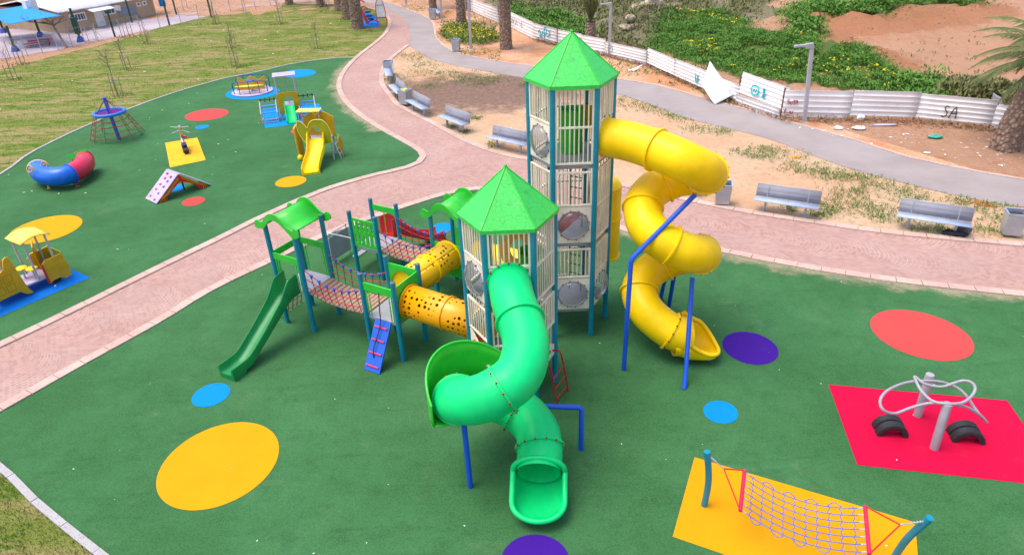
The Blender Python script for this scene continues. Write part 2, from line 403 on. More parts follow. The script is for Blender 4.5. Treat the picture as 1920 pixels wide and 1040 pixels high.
def tag(o, label, cat, group=None):
    o['label'] = label; o['category'] = cat
    if group: o['group'] = group
    return o
def thing(name, label, cat, loc=(0, 0, 0), rz=0., group=None):
    o = bpy.data.objects.new(name, None); COL.objects.link(o); o.empty_display_size = .2
    o.location = loc; o.rotation_euler = (0, 0, rz); return tag(o, label, cat, group)
def struct(o, kind='structure'): o['kind'] = kind; return o
CH = {}
def copy_tree(o, parent=None):
    c = o.copy(); COL.objects.link(c)
    if parent is not None: c.parent = parent
    for ch in list(o.children): copy_tree(ch, c)
    return c
def cat_rom(P, k=8, closed=False):
    P = [Vector(p) for p in P]; n = len(P); out = []
    for i in range(n if closed else n-1):
        a, b, c, d = (P[(i-1) % n], P[i], P[(i+1) % n], P[(i+2) % n]) if closed else (P[max(i-1, 0)], P[i], P[i+1], P[min(i+2, n-1)])
        for j in range(k):
            t = j/k; out.append(.5*((2*b)+(c-a)*t+(2*a-5*b+4*c-d)*t*t+(3*b-a-3*c+d)*t**3))
    if not closed: out.append(P[-1])
    return out
def circ(cx, cz, r, n=28, a0=0., a1=2*pi, rz=None):
    full = abs(a1-a0-2*pi) < 1e-6
    return [(cx+r*cos(a0+(a1-a0)*i/(n if full else n-1)), cz+(rz or r)*sin(a0+(a1-a0)*i/(n if full else n-1))) for i in range(n)]
def rect(x0, z0, x1, z1): return [(x0, z0), (x1, z0), (x1, z1), (x0, z1)]
def sheet(name, P, z, mat):
    b = MB(); P = [(p[0], p[1]) for p in P]
    tri = tessellate_polygon([[Vector((x, y, 0)) for x, y in P]]); F = []
    for t in tri:
        a, c, d = (Vector((*P[i], 0)) for i in t)
        F.append(tuple(t) if (c-a).cross(d-a).z > 0 else (t[0], t[2], t[1]))
    b.add([(x, y, z) for x, y in P], F); return b.build(name, mat, smooth=0)
def inside(P, X, Y):
    P = np.array([(p[0], p[1]) for p in P]); r = np.zeros(len(X), bool); j = len(P)-1
    for i in range(len(P)):
        c = ((P[i, 1] > Y) != (P[j, 1] > Y)); r ^= c & (X < (P[j, 0]-P[i, 0])*(Y-P[i, 1])/(P[j, 1]-P[i, 1]+1e-12)+P[i, 0]); j = i
    return r
def scatter(P, n):
    P = [(p[0], p[1]) for p in P]; A = np.array(P); lo, hi = A.min(0), A.max(0); X = []; Y = []
    while len(X) < n:
        x = rng.uniform(lo[0], hi[0], n); y = rng.uniform(lo[1], hi[1], n); k = inside(P, x, y); X += list(x[k]); Y += list(y[k])
        if not k.any(): break
    return np.array(X[:n]), np.array(Y[:n])
def stuff(name, V, F, mat):
    me = bpy.data.meshes.new(name); V = np.asarray(V, np.float32); F = np.asarray(F, np.int32)
    me.vertices.add(len(V)); me.vertices.foreach_set('co', V.ravel()); k = F.shape[1]
    me.loops.add(F.size); me.loops.foreach_set('vertex_index', F.ravel()); me.polygons.add(len(F))
    me.polygons.foreach_set('loop_start', np.arange(0, F.size, k)); me.update(calc_edges=True)
    me.materials.append(mat); o = bpy.data.objects.new(name, me); COL.objects.link(o); return o
def leaves(X, Y, Z, size, up=.5, n=3, aspect=.36, spread=.5):
    """n leaf-shaped quads per point, random directions"""
    N_ = len(X)*n; X = np.repeat(X, n); Y = np.repeat(Y, n); Z = np.repeat(Z, n); S = np.repeat(np.broadcast_to(size, (len(X)//n,)), n)*rng.uniform(.6, 1.3, N_)
    az = rng.uniform(0, 2*pi, N_); el = np.clip(rng.normal(up, .35, N_), -.3, 1.5)
    d = np.stack([np.cos(az)*np.cos(el), np.sin(az)*np.cos(el), np.sin(el)], 1)
    sd_ = np.stack([-np.sin(az), np.cos(az), np.zeros(N_)], 1); tw = rng.uniform(-.6, .6, N_)
    nn = np.cross(d, sd_); sd_ = sd_*np.cos(tw)[:, None]+nn*np.sin(tw)[:, None]
    o = np.stack([X, Y, Z], 1)+rng.normal(0, 1, (N_, 3))*(S*spread)[:, None]*[1, 1, .25]
    S = S[:, None]
    V = np.stack([o, o+d*S*.55+sd_*S*aspect*.5, o+d*S, o+d*S*.55-sd_*S*aspect*.5], 1).reshape(-1, 3)
    return V, np.arange(N_*4).reshape(-1, 4)
def blades(X, Y, Z, h, wd):
    n = len(X); az = rng.uniform(0, 2*pi, n); ln = rng.uniform(-.6, .6, (n, 2))*h[:, None]
    o = np.stack([X, Y, Z], 1); s = np.stack([np.cos(az), np.sin(az), np.zeros(n)], 1)*wd
    t = o+np.stack([ln[:, 0], ln[:, 1], h], 1)
    return np.stack([o-s, o+s, t], 1).reshape(-1, 3), np.arange(n*3).reshape(-1, 3)

# ================================================================== SETTING
FENCE_PX = [(870, 14), (885, 22), (910, 33), (935, 43), (957, 51), (1002, 74), (1045, 85), (1090, 95), (1135, 104), (1212, 123), (1264, 147), (1322, 173), (1384, 195), (1464, 221), (1591, 223), (1714, 227), (1856, 241), (1935, 257), (2030, 277)]
FW = spots(FENCE_PX)
fx_ = np.array([p.x for p in FW]); fy_ = np.array([p.y for p in FW])
def beyond(x, y): return y-np.interp(x, fx_, fy_)
MOUNDS = [(spot(*p), r, h) for p, r, h in [((1528, 52), .8, .8), ((1520, 66), 1.6, .35), ((1590, 58), 2.0, .45), ((1640, 56), 2.2, .4), ((1690, 44), 2.2, .5), ((1745, 36), 3, .5), ((1190, 50), 2.2, .5), ((1215, 42), 2.4, .45), ((1560, 100), 2.5, .4), ((1660, 128), 1.6, .3), ((1830, 24), 3, .4), ((1310, 52), 4, .4), ((1420, 100), 4, .5), ((1520, 130), 3.5, .4), ((1580, 36), 3.5, .5)]]
def hf(x, y):
    f = min(1., max(0., (beyond(x, y)-.4)/2.))
    if f <= 0: return 0.
    z = .22*mnoise.fractal((x*.35, y*.35, 0), .8, 2, 5)+.16*mnoise.noise((x*1.1, y*1.1, 3))
    for c, r, h in MOUNDS:
        d = ((x-c.x)**2+(y-c.y)**2)/(r*r)
        if d < 9: z += h*math.exp(-d)*(1+.5*mnoise.noise((x*1.7, y*1.7, 9)))
    return f*z
SCRUB_P = spots([(890, -22), (1500, -22), (1440, 8), (1480, 22), (1400, 50), (1300, 34), (1240, 60), (1217, 97), (1130, 84), (957, 22), (900, 0)])
xs = np.concatenate([np.linspace(-600, -60, 12), np.arange(-55, 62, .7), np.linspace(66, 600, 12)])
ys = np.concatenate([np.linspace(-120, 14, 8), np.arange(16, 90, .7), np.linspace(95, 900, 12)])
b = MB(); b.grid([[(x, y, hf(x, y)) for x in xs] for y in ys]); g = b.build('ground', GND, smooth=180)
XX, YY = np.meshgrid(xs, ys); at = g.data.attributes.new('mound', 'FLOAT', 'POINT')
at.data.foreach_set('value', np.clip(sum(np.exp(-((XX.ravel()-c.x)**2+(YY.ravel()-c.y)**2)/(r*r*1.2)) for c, r, h in MOUNDS if c.x > 14), 0, 1).astype(np.float32))
at = g.data.attributes.new('green', 'FLOAT', 'POINT'); W_ALL = [spots(q) for q in ([(1300, 55), (1400, 62), (1525, 100), (1612, 110), (1690, 149), (1785, 178), (1600, 172), (1478, 162), (1395, 150), (1322, 134), (1255, 110), (1218, 90), (1235, 52), (1300, 28), (1375, 40)], [(1477, 55), (1480, 28), (1530, 12), (1676, 34), (1680, 46), (1594, 52)], [(1610, -15), (1850, -15), (1845, 12), (1725, 14), (1620, 14)])]
at.data.foreach_set('value', np.max([inside(q, XX.ravel(), YY.ravel()) for q in W_ALL], 0).astype(np.float32)); at = g.data.attributes.new('scrub', 'FLOAT', 'POINT')
at.data.foreach_set('value', inside(SCRUB_P, XX.ravel(), YY.ravel()).astype(np.float32)); struct(g)
def patch_ground():
    t = GND.node_tree; n = N.__new__(N); n.m = GND; n.t = t; n.b = t.nodes['Principled BSDF']; n.tc = t.nodes['Texture Coordinate']
    old = n.b.inputs['Base Color'].links[0].from_socket
    a = n.new('ShaderNodeAttribute', attribute_name='scrub')
    f = n.ramp(n.math('ADD', a.outputs['Fac'], n.math('MULTIPLY_ADD', n.noise(.5, 6, .7), 1.4, -.7)), .35, .65)
    s1 = n.noise(.35, 6, .65, n.coord(loc=(1, 5, 0))); s2 = n.noise(3.5, 6, .75)
    c = n.mix(n.ramp(s1, .38, .6), (.36, .27, .17), (.19, .22, .08)); c = n.mix(n.ramp(s2, .35, .75), (.22, .18, .13), c)
    md_ = n.new('ShaderNodeAttribute', attribute_name='mound')
    fm = n.ramp(n.math('ADD', md_.outputs['Fac'], n.math('MULTIPLY_ADD', n.noise(.9, 8, .8), 1.6, -.8)), .30, .70)
    old = n.mix(n.math('MULTIPLY', fm, .8), old, n.mix(s2, (.30, .115, .05), (.50, .23, .12)))
    tr_ = n.noise(.8, 7, .75, n.coord((2.6, .4, 1), radians(62))); old = n.mix(n.math('MULTIPLY', n.ramp(tr_, .50, .64), .5), old, (.46, .22, .13))
    g_ = n.new('ShaderNodeAttribute', attribute_name='green'); f2 = n.ramp(n.math('ADD', g_.outputs['Fac'], n.math('MULTIPLY_ADD', n.noise(.6, 6, .7), 1.2, -.6)), .4, .75)
    o_ = n.mix(f2, n.mix(f, old, c), n.mix(s2, (.10, .13, .04), (.13, .20, .05)))
    n.link(o_, n.b.inputs['Base Color'])
patch_ground()

# --- outlines surveyed from the photograph, on the ground
K_UP = [(-260, 757), (-120, 696), (0, 643), (150, 571), (300, 497), (400, 449), (500, 400), (600, 357), (680, 332), (740, 318), (772, 309), (787, 297), (782, 285), (755, 268), (715, 246), (680, 224), (652, 201), (637, 182), (631, 160), (640, 136), (664, 109), (695, 85), (718, 65), (727, 48), (726, 36), (716, 26), (700, 19), (672, 13), (630, 9), (560, 9), (480, 13), (430, 18)]
K_LO = [(-260, 897), (-120, 838), (0, 775), (150, 690), (300, 607), (400, 546), (508, 494), (622, 440), (700, 411), (775, 386), (840, 366), (900, 357), (970, 362), (1060, 392), (1157, 431), (1250, 453), (1345, 473), (1507, 505), (1695, 533), (1920, 558), (2100, 578)]
K_BE = [(768, 86), (752, 98), (732, 116), (722, 133), (720, 149), (724, 163), (736, 179), (753, 198), (792, 218), (829, 237), (861, 255), (908, 276), (954, 290), (1000, 299), (1080, 321), (1160, 343), (1250, 364), (1341, 383), (1414, 397), (1507, 411), (1632, 429), (1757, 442), (1920, 456), (2100, 470)]
A_UP = [(640, -14), (690, -4), (722, 4), (755, 15), (790, 29), (808, 40), (813, 52), (815, 68), (830, 87), (860, 101), (905, 111), (960, 120), (1030, 129), (1100, 139), (1160, 150), (1230, 160), (1300, 180), (1398, 206), (1496, 234), (1594, 261), (1692, 293), (1800, 317), (1920, 338), (2100, 366)]
A_LO = [(768, 87), (785, 98), (805, 110), (835, 119), (870, 127), (960, 143), (1060, 160), (1160, 178), (1235, 203), (1300, 226), (1431, 258), (1529, 294), (1594, 317), (1676, 339), (1757, 359), (1851, 379), (1920, 389), (2100, 415)]
A_LEFT = [(600, -10), (672, 3), (702, 10), (735, 22), (755, 34), (765, 50), (768, 68), (768, 87)]
T_UP = [(-200, 440), (0, 330), (55, 291), (106, 264), (180, 230), (240, 207), (325, 176), (415, 150), (480, 137), (555, 120), (630, 110), (664, 109)]
C_LL = [(-220, 700), (0, 866), (38, 905), (120, 975), (204, 1041), (330, 1140)]
S = lambda L, k=6: [p.to_2d() for p in cat_rom(spots(L), k)]
k_up, k_lo, k_be, a_up, a_lo, a_left, t_up = S(K_UP), S(K_LO), S(K_BE), S(A_UP), S(A_LO), S(A_LEFT), S(T_UP)
c_ll = S(C_LL)
struct(sheet('path', k_lo+[p.to_2d() for p in spots([(2100, 470)])]+k_be[::-1][1:]+[p.to_2d() for p in spots([(768, 66), (760, 30), (720, 8), (680, -8), (430, -8), (420, 10)])]+k_up[::-1], .012, COB))
struct(sheet('asphalt', a_left[:-1]+a_lo+a_up[::-1], .016, ASPH))
struct(sheet('sand', k_be+a_lo[::-1], .006, SAND))
i_tip = min(range(len(k_up)), key=lambda i: (Vector(k_up[i])-spot(664, 109).to_2d()).length)
turf1 = k_up[:i_tip+1]+t_up[::-1]
struct(sheet('turf', turf1, .018, TURF))
far_r = [p.to_2d() for p in spots([(2150, 600), (2150, 1500)])]
turf2 = k_lo+far_r+[p.to_2d() for p in spots([(900, 1500), (330, 1140)])]+c_ll[::-1][1:]
struct(sheet('turf', turf2, .018, TURF))
lawn1 = t_up+k_up[i_tip+1:]+[p.to_2d() for p in spots([(400, 28), (345, 42), (300, 52), (250, 69), (175, 88), (100, 106), (0, 131), (-120, 165), (-400, 260)])]
struct(sheet('lawn', lawn1, .008, LAWN))
struct(sheet('lawn', c_ll+[p.to_2d() for p in spots([(330, 1500), (-200, 1500), (-700, 1000)])], .008, LAWN))
struct(sheet('mulch', a_up[2:130]+[(p.x, p.y) for p in spots([(2030, 277)])][:0]+[(p.x-.1, p.y-.25) for p in FW[8:0:-1]], .006, MULCH))
struct(sheet('yard', [p.to_2d() for p in spots([(-160, 150), (0, 111), (106, 95), (160, 80), (216, 70), (296, 54), (337, 45), (396, 36), (433, 24), (426, 19), (340, 26), (298, 30), (120, 55), (60, 52), (-160, 70)])], .006, YARD))
for pts in ([(1822, 378), (1840, 376), (1862, 384), (1858, 389), (1836, 386)], [(1890, 392), (1920, 388), (1960, 396), (1960, 416), (1925, 412), (1898, 403)]):
    struct(sheet('earth', [p.to_2d() for p in cat_rom(spots(pts), 4, True)], .013, paint('orange_earth', (.46, .13, .04), .95, var=.25, scale=3, bump=.5)))

def ribbon(name, P, wd, side, h, mat, stone=.6, z0=0.):
    """kerb: one mesh of separate stones laid along P, on one side of it"""
    L = [Vector(p) for p in P]; d = [0]
    for i in range(1, len(L)): d.append(d[-1]+(L[i]-L[i-1]).length)
    n = max(1, int(d[-1]/stone)); t = np.linspace(0, d[-1], n+1)
    X = np.interp(t, d, [p.x for p in L]); Y = np.interp(t, d, [p.y for p in L]); b = MB()
    Q = [Vector((x, y)) for x, y in zip(X, Y)]
    nr = []
    for i in range(n+1):
        tg = (Q[min(i+1, n)]-Q[max(i-1, 0)]).normalized(); nr.append(Vector((-tg.y, tg.x))*side)
    for i in range(n):
        g_ = (Q[i+1]-Q[i]).normalized()*.008; a, c = Q[i]+g_, Q[i+1]-g_; a2, c2 = a+nr[i]*wd, c+nr[i+1]*wd
        hh = h+random.uniform(-.004, .004)
        V = [(*p, z) for z in (z0, hh) for p in (a, c, c2, a2)]
        F = [(0, 1, 5, 4), (1, 2, 6, 5), (2, 3, 7, 6), (3, 0, 4, 7), (4, 5, 6, 7)]
        if side < 0: F = [f[::-1] for f in F]
        b.add(V, F)
    return struct(b.build(name, mat, smooth=0))
ribbon('kerb', k_up, .27, -1, .05, KERB); ribbon('kerb', k_lo, .27, 1, .05, KERB); ribbon('kerb', k_be, .27, -1, .05, KERB)
ribbon('kerb', a_up, .15, 1, .03, KERB, 1.2); ribbon('edging', t_up, .10, 1, .05, EDGE, 1.); ribbon('edging', c_ll, .13, -1, .055, EDGE, 1.)

# worn sandy dust along the turf edge
def mat_dust():
    n = N('sandy_dust'); f = n.noise(1.3, 7, .75); a = n.new('ShaderNodeAttribute', attribute_name='edge')
    al = n.ramp(n.math('SUBTRACT', n.math('MULTIPLY_ADD', a.outputs['Fac'], .55, n.math('MULTIPLY', f, 1.)), .0), .74, 1.05)
    n.put(n.b.inputs['Alpha'], n.math('MULTIPLY', al, .5)); return n.done((.47, .40, .27), .95, .1)
DUSTM = mat_dust()
def dust(P, wd, side, lo=0., hi=1.):
    b = MB(); n = len(P); R0 = []; 
    for i in range(n):
        tg = (Vector(P[min(i+1, n-1)])-Vector(P[max(i-1, 0)])).normalized(); nr = Vector((-tg.y, tg.x))*side
        R0.append([(*(Vector(P[i])+nr*wd*k/4), .0215) for k in range(5)])
    b.grid(R0); o = b.build('dust', DUSTM, smooth=0); A = o.data.attributes.new('edge', 'FLOAT', 'POINT')
    A.data.foreach_set('value', np.array([[1-k/4 for k in range(5)]]*n, np.float32).ravel()); struct(o)
dust(k_lo[70:], .9, -1)
dust(k_up[84:120], 1.0, 1)

# --- coloured turf inlays
def mat_sheet_thing(name, P, z, mat, label, cat): return tag(sheet(name, P, z, mat), label, cat)
def ellipse_spot(L, R_, T, B):
    cx, cy = (L[0]+R_[0])/2, (T[1]+B[1])/2; a = (R_[0]-L[0])/2; c = (B[1]-T[1])/2; r = ((R_[1]-cy)/c+(B[0]-cx)/a)/2
    r = max(-.98, min(.98, r)); P = []
    for i in range(64):
        t = 2*pi*i/64; P.append(spot(cx+a*cos(t), cy+c*(r*cos(t)+sqrt(1-r*r)*sin(t))))
    C = sum(P, Vector())/64; M2 = np.cov(np.array([(p.x-C.x, p.y-C.y) for p in P]).T); ev, V = np.linalg.eigh(M2); ax = np.sqrt(2*ev)
    k = (ax.mean()+ax)/2                                   # inlays are cut nearly round
    return [(C.x+V[0, 0]*k[0]*cos(t)+V[0, 1]*k[1]*sin(t), C.y+V[1, 0]*k[0]*cos(t)+V[1, 1]*k[1]*sin(t)) for t in np.linspace(0, 2*pi, 110, endpoint=False)]
CIRC = [
 (((297, 909), (523, 832), (458, 789), (369, 955)), M_OR, 'largest orange turf circle, on the open green turf left of the green tube slide exit'),
 (((360, 751), (432, 732), (415, 719), (381, 764)), M_BL, 'small blue turf circle just below the foot of the dark green straight slide'),
 (((1628, 607), (1827, 654), (1689, 581), (1777, 676)), M_RED, 'large coral red turf circle between the brick path and the crimson rectangle'),
 (((1355, 648), (1458, 662), (1397, 622), (1425, 685)), M_PU, 'purple turf circle at the end of the yellow spiral tube slide'),
 (((1319, 768), (1383, 777), (1345, 752), (1355, 795)), M_BL, 'small blue turf circle below the purple one, right of the blue slide posts'),
 (((16, 446), (155, 416), (130, 404), (45, 458)), M_OR, 'orange turf circle behind the yellow toy truck'),
 (((516, 346), (575, 337), (554, 331), (535, 352)), M_OR, 'small orange turf circle in front of the yellow animal slide'),
 (((347, 221), (429, 212), (405, 205), (372, 227)), M_RED, 'coral red turf circle between the net climber and the carousel'),
 (((342, 383), (384, 375), (372, 370), (355, 387)), M_RED, 'small coral red turf circle in front of the red curtained climbing arch'),
 (((366, 240), (392, 237), (383, 235), (374, 243)), M_BL, 'tiny blue turf circle just below the far coral red circle'),
 (((529, 140), (592, 137), (560, 131), (561, 146)), M_BL, 'blue turf circle behind the grey roofed tractor climber, near the lawn edge'),
 (((546, 247), (580, 245), (563, 241), (560, 252)), M_RED, 'little coral red turf circle at the foot of the green toddler slide'),
 (((318, 358), (345, 350), (336, 346), (325, 362)), M_BL, 'blue turf circle seen through the red curtained climbing arch'),
 (((810, 432), (846, 424), (830, 418), (826, 440)), M_BL, 'blue turf circle behind the play structure, near the red slide end'),
 (((938, 1050), (1070, 1056), (1003, 1004), (1003, 1102)), M_PU, 'purple turf circle in front of the green tube slide exit, cut by the bottom edge'),
 (((424, 177), (524, 171), (480, 162), (468, 187)), M_BL, 'blue turf ring under the yellow seated carousel'),
]
for q, mt, lb in CIRC: mat_sheet_thing('turf_circle', ellipse_spot(*q), .024, mt, lb, 'turf circle')
def para(A, B, C_): a, b_, c = spot(*A), spot(*B), spot(*C_); return [a, b_, b_+c-a, c]
mat_sheet_thing('turf_mat', para((1553, 722), (1888, 752), (1607, 873)), .024, M_CR, 'crimson turf rectangle under the grey bent tube climber and tyres', 'turf mat')
mat_sheet_thing('turf_mat', para((1302, 858), (1715, 980), (1261, 1007)), .024, M_OR, 'orange turf rectangle under the blue rope hammock', 'turf mat')
mat_sheet_thing('turf_mat', spots([(310, 269), (370, 259), (386, 301), (319, 315)]), .024, paint('amber_turf', (.80, .39, .004), .92), 'amber yellow turf square under the single seat rocker', 'turf mat')
mat_sheet_thing('turf_mat', spots([(491, 209), (598, 195), (615, 227), (497, 241)]), .024, M_BL, 'blue turf rectangle under the toddler tractor climber', 'turf mat')
mat_sheet_thing('turf_mat', para((110, 496), (170, 521), (-120, 590)), .024, M_DB, 'blue turf rectangle under the yellow toy truck', 'turf mat')
mat_sheet_thing('turf_mat', spots([(676, 20), (688, 24), (708, 34), (712, 51), (680, 52)]), .024, M_DB, 'far blue rubber mat under the red exercise machine beside the palms', 'rubber mat')

# --- weeds, grass, flowers (uncountable ground cover)
def zs(X, Y): return np.array([hf(x, y) for x, y in zip(X, Y)])
def weeds(name, P, n, size, H, mat, per=3, up=.55):
    X, Y = scatter(spots(P), n); X = X+rng.normal(0, .5, len(X)); Y = Y+rng.normal(0, .5, len(Y))
    gp = np.array([mnoise.fractal((x*.42, y*.42, 11), .9, 2, 4) for x, y in zip(X, Y)]); kk = (gp > -.33+rng.normal(0, .08, len(X))) & np.array([beyond(x, y) > .25 for x, y in zip(X, Y)]); X, Y = X[kk], Y[kk]
    nz = np.array([mnoise.fractal((x*.5, y*.5, 2), .9, 2, 3) for x, y in zip(X, Y)])
    top = H*np.clip(.55+.8*nz, .08, 1.6); Z = zs(X, Y)+top*np.sqrt(rng.uniform(0, 1, len(X)))
    V, F = leaves(X, Y, Z, size, up, per); return V, F
def merge(L):
    V = []; F = []; o = 0
    for v, f in L: V.append(v); F.append(f+o); o += len(v)
    return np.concatenate(V), np.concatenate(F)
W1 = [(1300, 62), (1400, 70), (1500, 80), (1522, 105), (1612, 113), (1650, 140), (1690, 151), (1770, 174), (1720, 175), (1600, 168), (1480, 158), (1395, 146), (1330, 130), (1262, 106), (1222, 90), (1238, 55), (1262, 40), (1300, 31), (1345, 32), (1370, 46), (1400, 52), (1390, 62)]
W3 = [(1477, 52), (1483, 30), (1529, 16), (1555, 25), (1660, 31), (1676, 44), (1640, 53), (1594, 48), (1512, 56)]
W4 = [(1615, -15), (1845, -15), (1843, 10), (1810, 23), (1725, 12), (1660, 18), (1620, 10)]
W6 = [(955, 12), (1000, 22), (1060, 34), (1105, 55), (1110, 72), (1050, 55), (990, 42), (957, 30)]
o = stuff('weeds', *merge([weeds('', W1, 52000, .125, .34, WEED, 3, .7), weeds('', W3, 8000, .22, .75, WEED), weeds('', W4, 8000, .26, .9, WEED), weeds('', W6, 5000, .22, .4, WEED), weeds('', [(1490, 70), (1525, 58), (1528, 78), (1500, 84)], 700, .25, .8, WEED), weeds('', [(1690, 155), (1775, 148), (1790, 176), (1700, 176)], 1500, .22, .45, WEED)]), WEED); struct(o, 'stuff')
o = stuff('dry_scrub', *merge([weeds('', [(890, -20), (1480, -20), (1430, 10), (1400, 48), (1300, 32), (1240, 55), (1217, 95), (1130, 80), (957, 20)], 9000, .26, .28, WEED2, 3, .8), weeds('', [(1780, 177), (1823, 160), (1866, 167), (1862, 187)], 1800, .3, .5, WEED2, 3, .9), weeds('', [(1420, -10), (1900, -10), (1900, 200), (1650, 140), (1550, 95)], 350, .16, .12, WEED2, 3, .7)]), WEED2); struct(o, 'stuff')
Xs, Ys = scatter(spots(W1), 1000); k = np.array([mnoise.noise((x*.3, y*.3, 7)) > .22 for x, y in zip(Xs, Ys)]); Xs, Ys = Xs[k], Ys[k]
X2, Y2 = scatter(spots([(832, 54), (872, 48), (922, 62), (936, 76), (900, 84), (850, 80), (832, 68)]), 420)
V, F = leaves(np.concatenate([Xs, X2]), np.concatenate([Ys, Y2]), np.concatenate([zs(Xs, Ys)+.34, rng.uniform(.2, .4, len(X2))]), .10, .3, 2, .9)
struct(stuff('wildflowers', V, F, FLOW), 'stuff')
X2, Y2 = scatter(spots([(828, 52), (872, 46), (925, 60), (940, 78), (900, 88), (846, 84), (828, 68)]), 1400)
V2 = leaves(X2, Y2, rng.uniform(.02, .3, len(X2)), .2, .5, 3)
SP = [(735, 150, .8), (743, 160, .8), (800, 135, 1.6), (830, 140, 1.3), (855, 148, 1.6), (880, 150, 1.6), (905, 157, 1.), (805, 164, .8), (768, 103, 1), (785, 110, 1.2), (795, 122, 1), (928, 150, 1.), (985, 160, .7), (892, 222, .35), (898, 284, .5), (848, 240, .3), (870, 248, .3), (925, 272, .4), (1172, 190, 1.4), (1215, 200, 1.2), (1240, 207, .8), (1262, 216, .6), (1285, 224, .7), (1312, 242, .9), (1347, 248, .6), (1395, 287, .6), (1425, 295, .5), (1440, 281, .7), (1470, 290, 1.), (1500, 315, 1.0), (1530, 320, 1.), (1560, 330, .9), (1590, 333, .8), (1620, 335, .8), (1650, 345, .9), (1690, 362, .9), (1580, 372, 1.), (1612, 385, .9), (1640, 395, .8), (1660, 410, .6), (1735, 430, .6), (1770, 433, .5), (1850, 432, .5), (1872, 412, .6), (1840, 388, .6), (1880, 386, .5), (1545, 388, .5), (1540, 404, .4), (1480, 393, .3), (1600, 360, .7), (1720, 372, .7), (1800, 378, .6), (1555, 398, .5)]
X3 = []; Y3 = []
for px, py, r in SP:
    c = spot(px, py); n_ = int(36+66*r); X3 += list(c.x+rng.normal(0, r*.5, n_)); Y3 += list(c.y+rng.normal(0, r*.42, n_))
X3, Y3 = np.array(X3), np.array(Y3); sa = [(p[0], p[1]) for p in k_be+a_lo[::-1]]; k = inside(sa, X3, Y3); X3, Y3 = X3[k], Y3[k]
V3 = leaves(X3, Y3, rng.uniform(.01, .07, len(X3)), .085, .5, 3)
X5, Y5 = scatter([(p[0], p[1]) for p in a_up[10:110]+[(p.x, p.y-.5) for p in FW[8:1:-1]]], 1500)
kk = np.array([mnoise.fractal((x*.25, y*.25, 5), .9, 2, 3) > .05 for x, y in zip(X5, Y5)])
V5 = leaves(X5[kk], Y5[kk], rng.uniform(.01, .1, kk.sum()), .16, .6, 3)
struct(stuff('ground_weeds', *merge([V2, V3, V5]), SPROUT), 'stuff')
X4, Y4 = scatter([(p[0], p[1]) for p in lawn1], 30000); Xc, Yc = scatter([(p[0], p[1]) for p in c_ll+[p.to_2d() for p in spots([(330, 1140), (-200, 1140), (-300, 800)])]], 12000)
V, F = merge([blades(X4, Y4, np.full(len(X4), .01), rng.uniform(.04, .09, len(X4)), .010), blades(Xc, Yc, np.full(len(Xc), .01), rng.uniform(.03, .09, len(Xc)), .006)])
struct(stuff('grass', V, F, LAWN), 'stuff')
X6 = []; Y6 = []
for i in range(5, len(FW)-1):
    n_ = 260
    for t in rng.uniform(0, 1, n_): p = FW[i].lerp(FW[i+1], t); X6.append(p.x-rng.uniform(0, .1)+.1); Y6.append(p.y-abs(rng.normal(.12, .38)))
V, F = leaves(np.array(X6), np.array(Y6), rng.uniform(.01, .12, len(X6)), .16, .3, 2, .25)
struct(stuff('dry_debris', V, F, mat_leaf('dead_stalks', (.26, .14, .07), (.38, .24, .13), (.16, .09, .05))), 'stuff')
# litter flecks on turf, lawn and earth
b = MB(); LP = []
for poly, n_, s_ in ((turf1, 45, .032), (turf2, 70, .014), (lawn1, 60, .07), ([p.to_2d() for p in spots([(1480, 240), (1700, 245), (1920, 262), (1920, 320), (1650, 275)])], 60, .05), ([(p[0], p[1]) for p in k_be+a_lo[::-1]], 50, .03)):
    X, Y = scatter(poly, n_)
    for x, y in zip(X, Y):
        s1 = s_*random.uniform(.5, 1.8); a = random.uniform(0, 6.28); c_, d_ = cos(a)*s1, sin(a)*s1; z = .027
        b.add([(x-c_, y-d_, z), (x+d_*.6, y-c_*.6, z+.3*s1), (x+c_, y+d_, z+.1*s1), (x-d_*.5, y+c_*.5, z+.25*s1)], [(0, 1, 2, 3)])
struct(b.build('litter', LITM, smooth=0), 'stuff')

# ================================================================== THE BIG PLAY STRUCTURE
P0 = Vector((-5.67, 14.48)); RZ = radians(-30); _u = Vector((cos(RZ), sin(RZ))); _v = Vector((-sin(RZ), cos(RZ)))
def LW(x, y, z):                      # world -> play structure local
    d = Vector((x, y))-P0; return Vector((d.dot(_u), d.dot(_v), z))
PS = thing('play_structure', 'large play structure with two green roofed hexagonal towers and spiral tube slides', 'play structure', (P0.x, P0.y, .018), RZ)
def bolts_on(b, c, t, r, n, br=.023, mi=1, off=0.):
    t = Vector(t).normalized(); u = t.orthogonal().normalized(); w_ = t.cross(u); o = b.cur; b.cur = mi
    for i in range(n):
        a = 2*pi*(i+off)/n; b.ball(Vector(c)+(u*cos(a)+w_*sin(a))*r, br, 6)
    b.cur = o
def flange(parent, c, t, r, mat, bolts=12, boltm=None, w_=.05):
    b = MB(); t = Vector(t).normalized(); c = Vector(c)
    b.tube([c-t*w_/2, c-t*w_/2*.8, c+t*w_/2*.8, c+t*w_/2], [r-.012, r, r, r-.012], 36)
    if bolts: bolts_on(b, c+t*.02, t, r-.005, bolts)
    return b.build('flange', [mat, boltm or BOLT], parent)
def hollow(b, pts, r, n=36, th=.02):
    P = [Vector(p) for p in pts]; b.tube(P, r, n, cap=False); k = len(b.f); b.tube(P, r-th, n, cap=False)
    b.f[k:] = [f[::-1] for f in b.f[k:]]
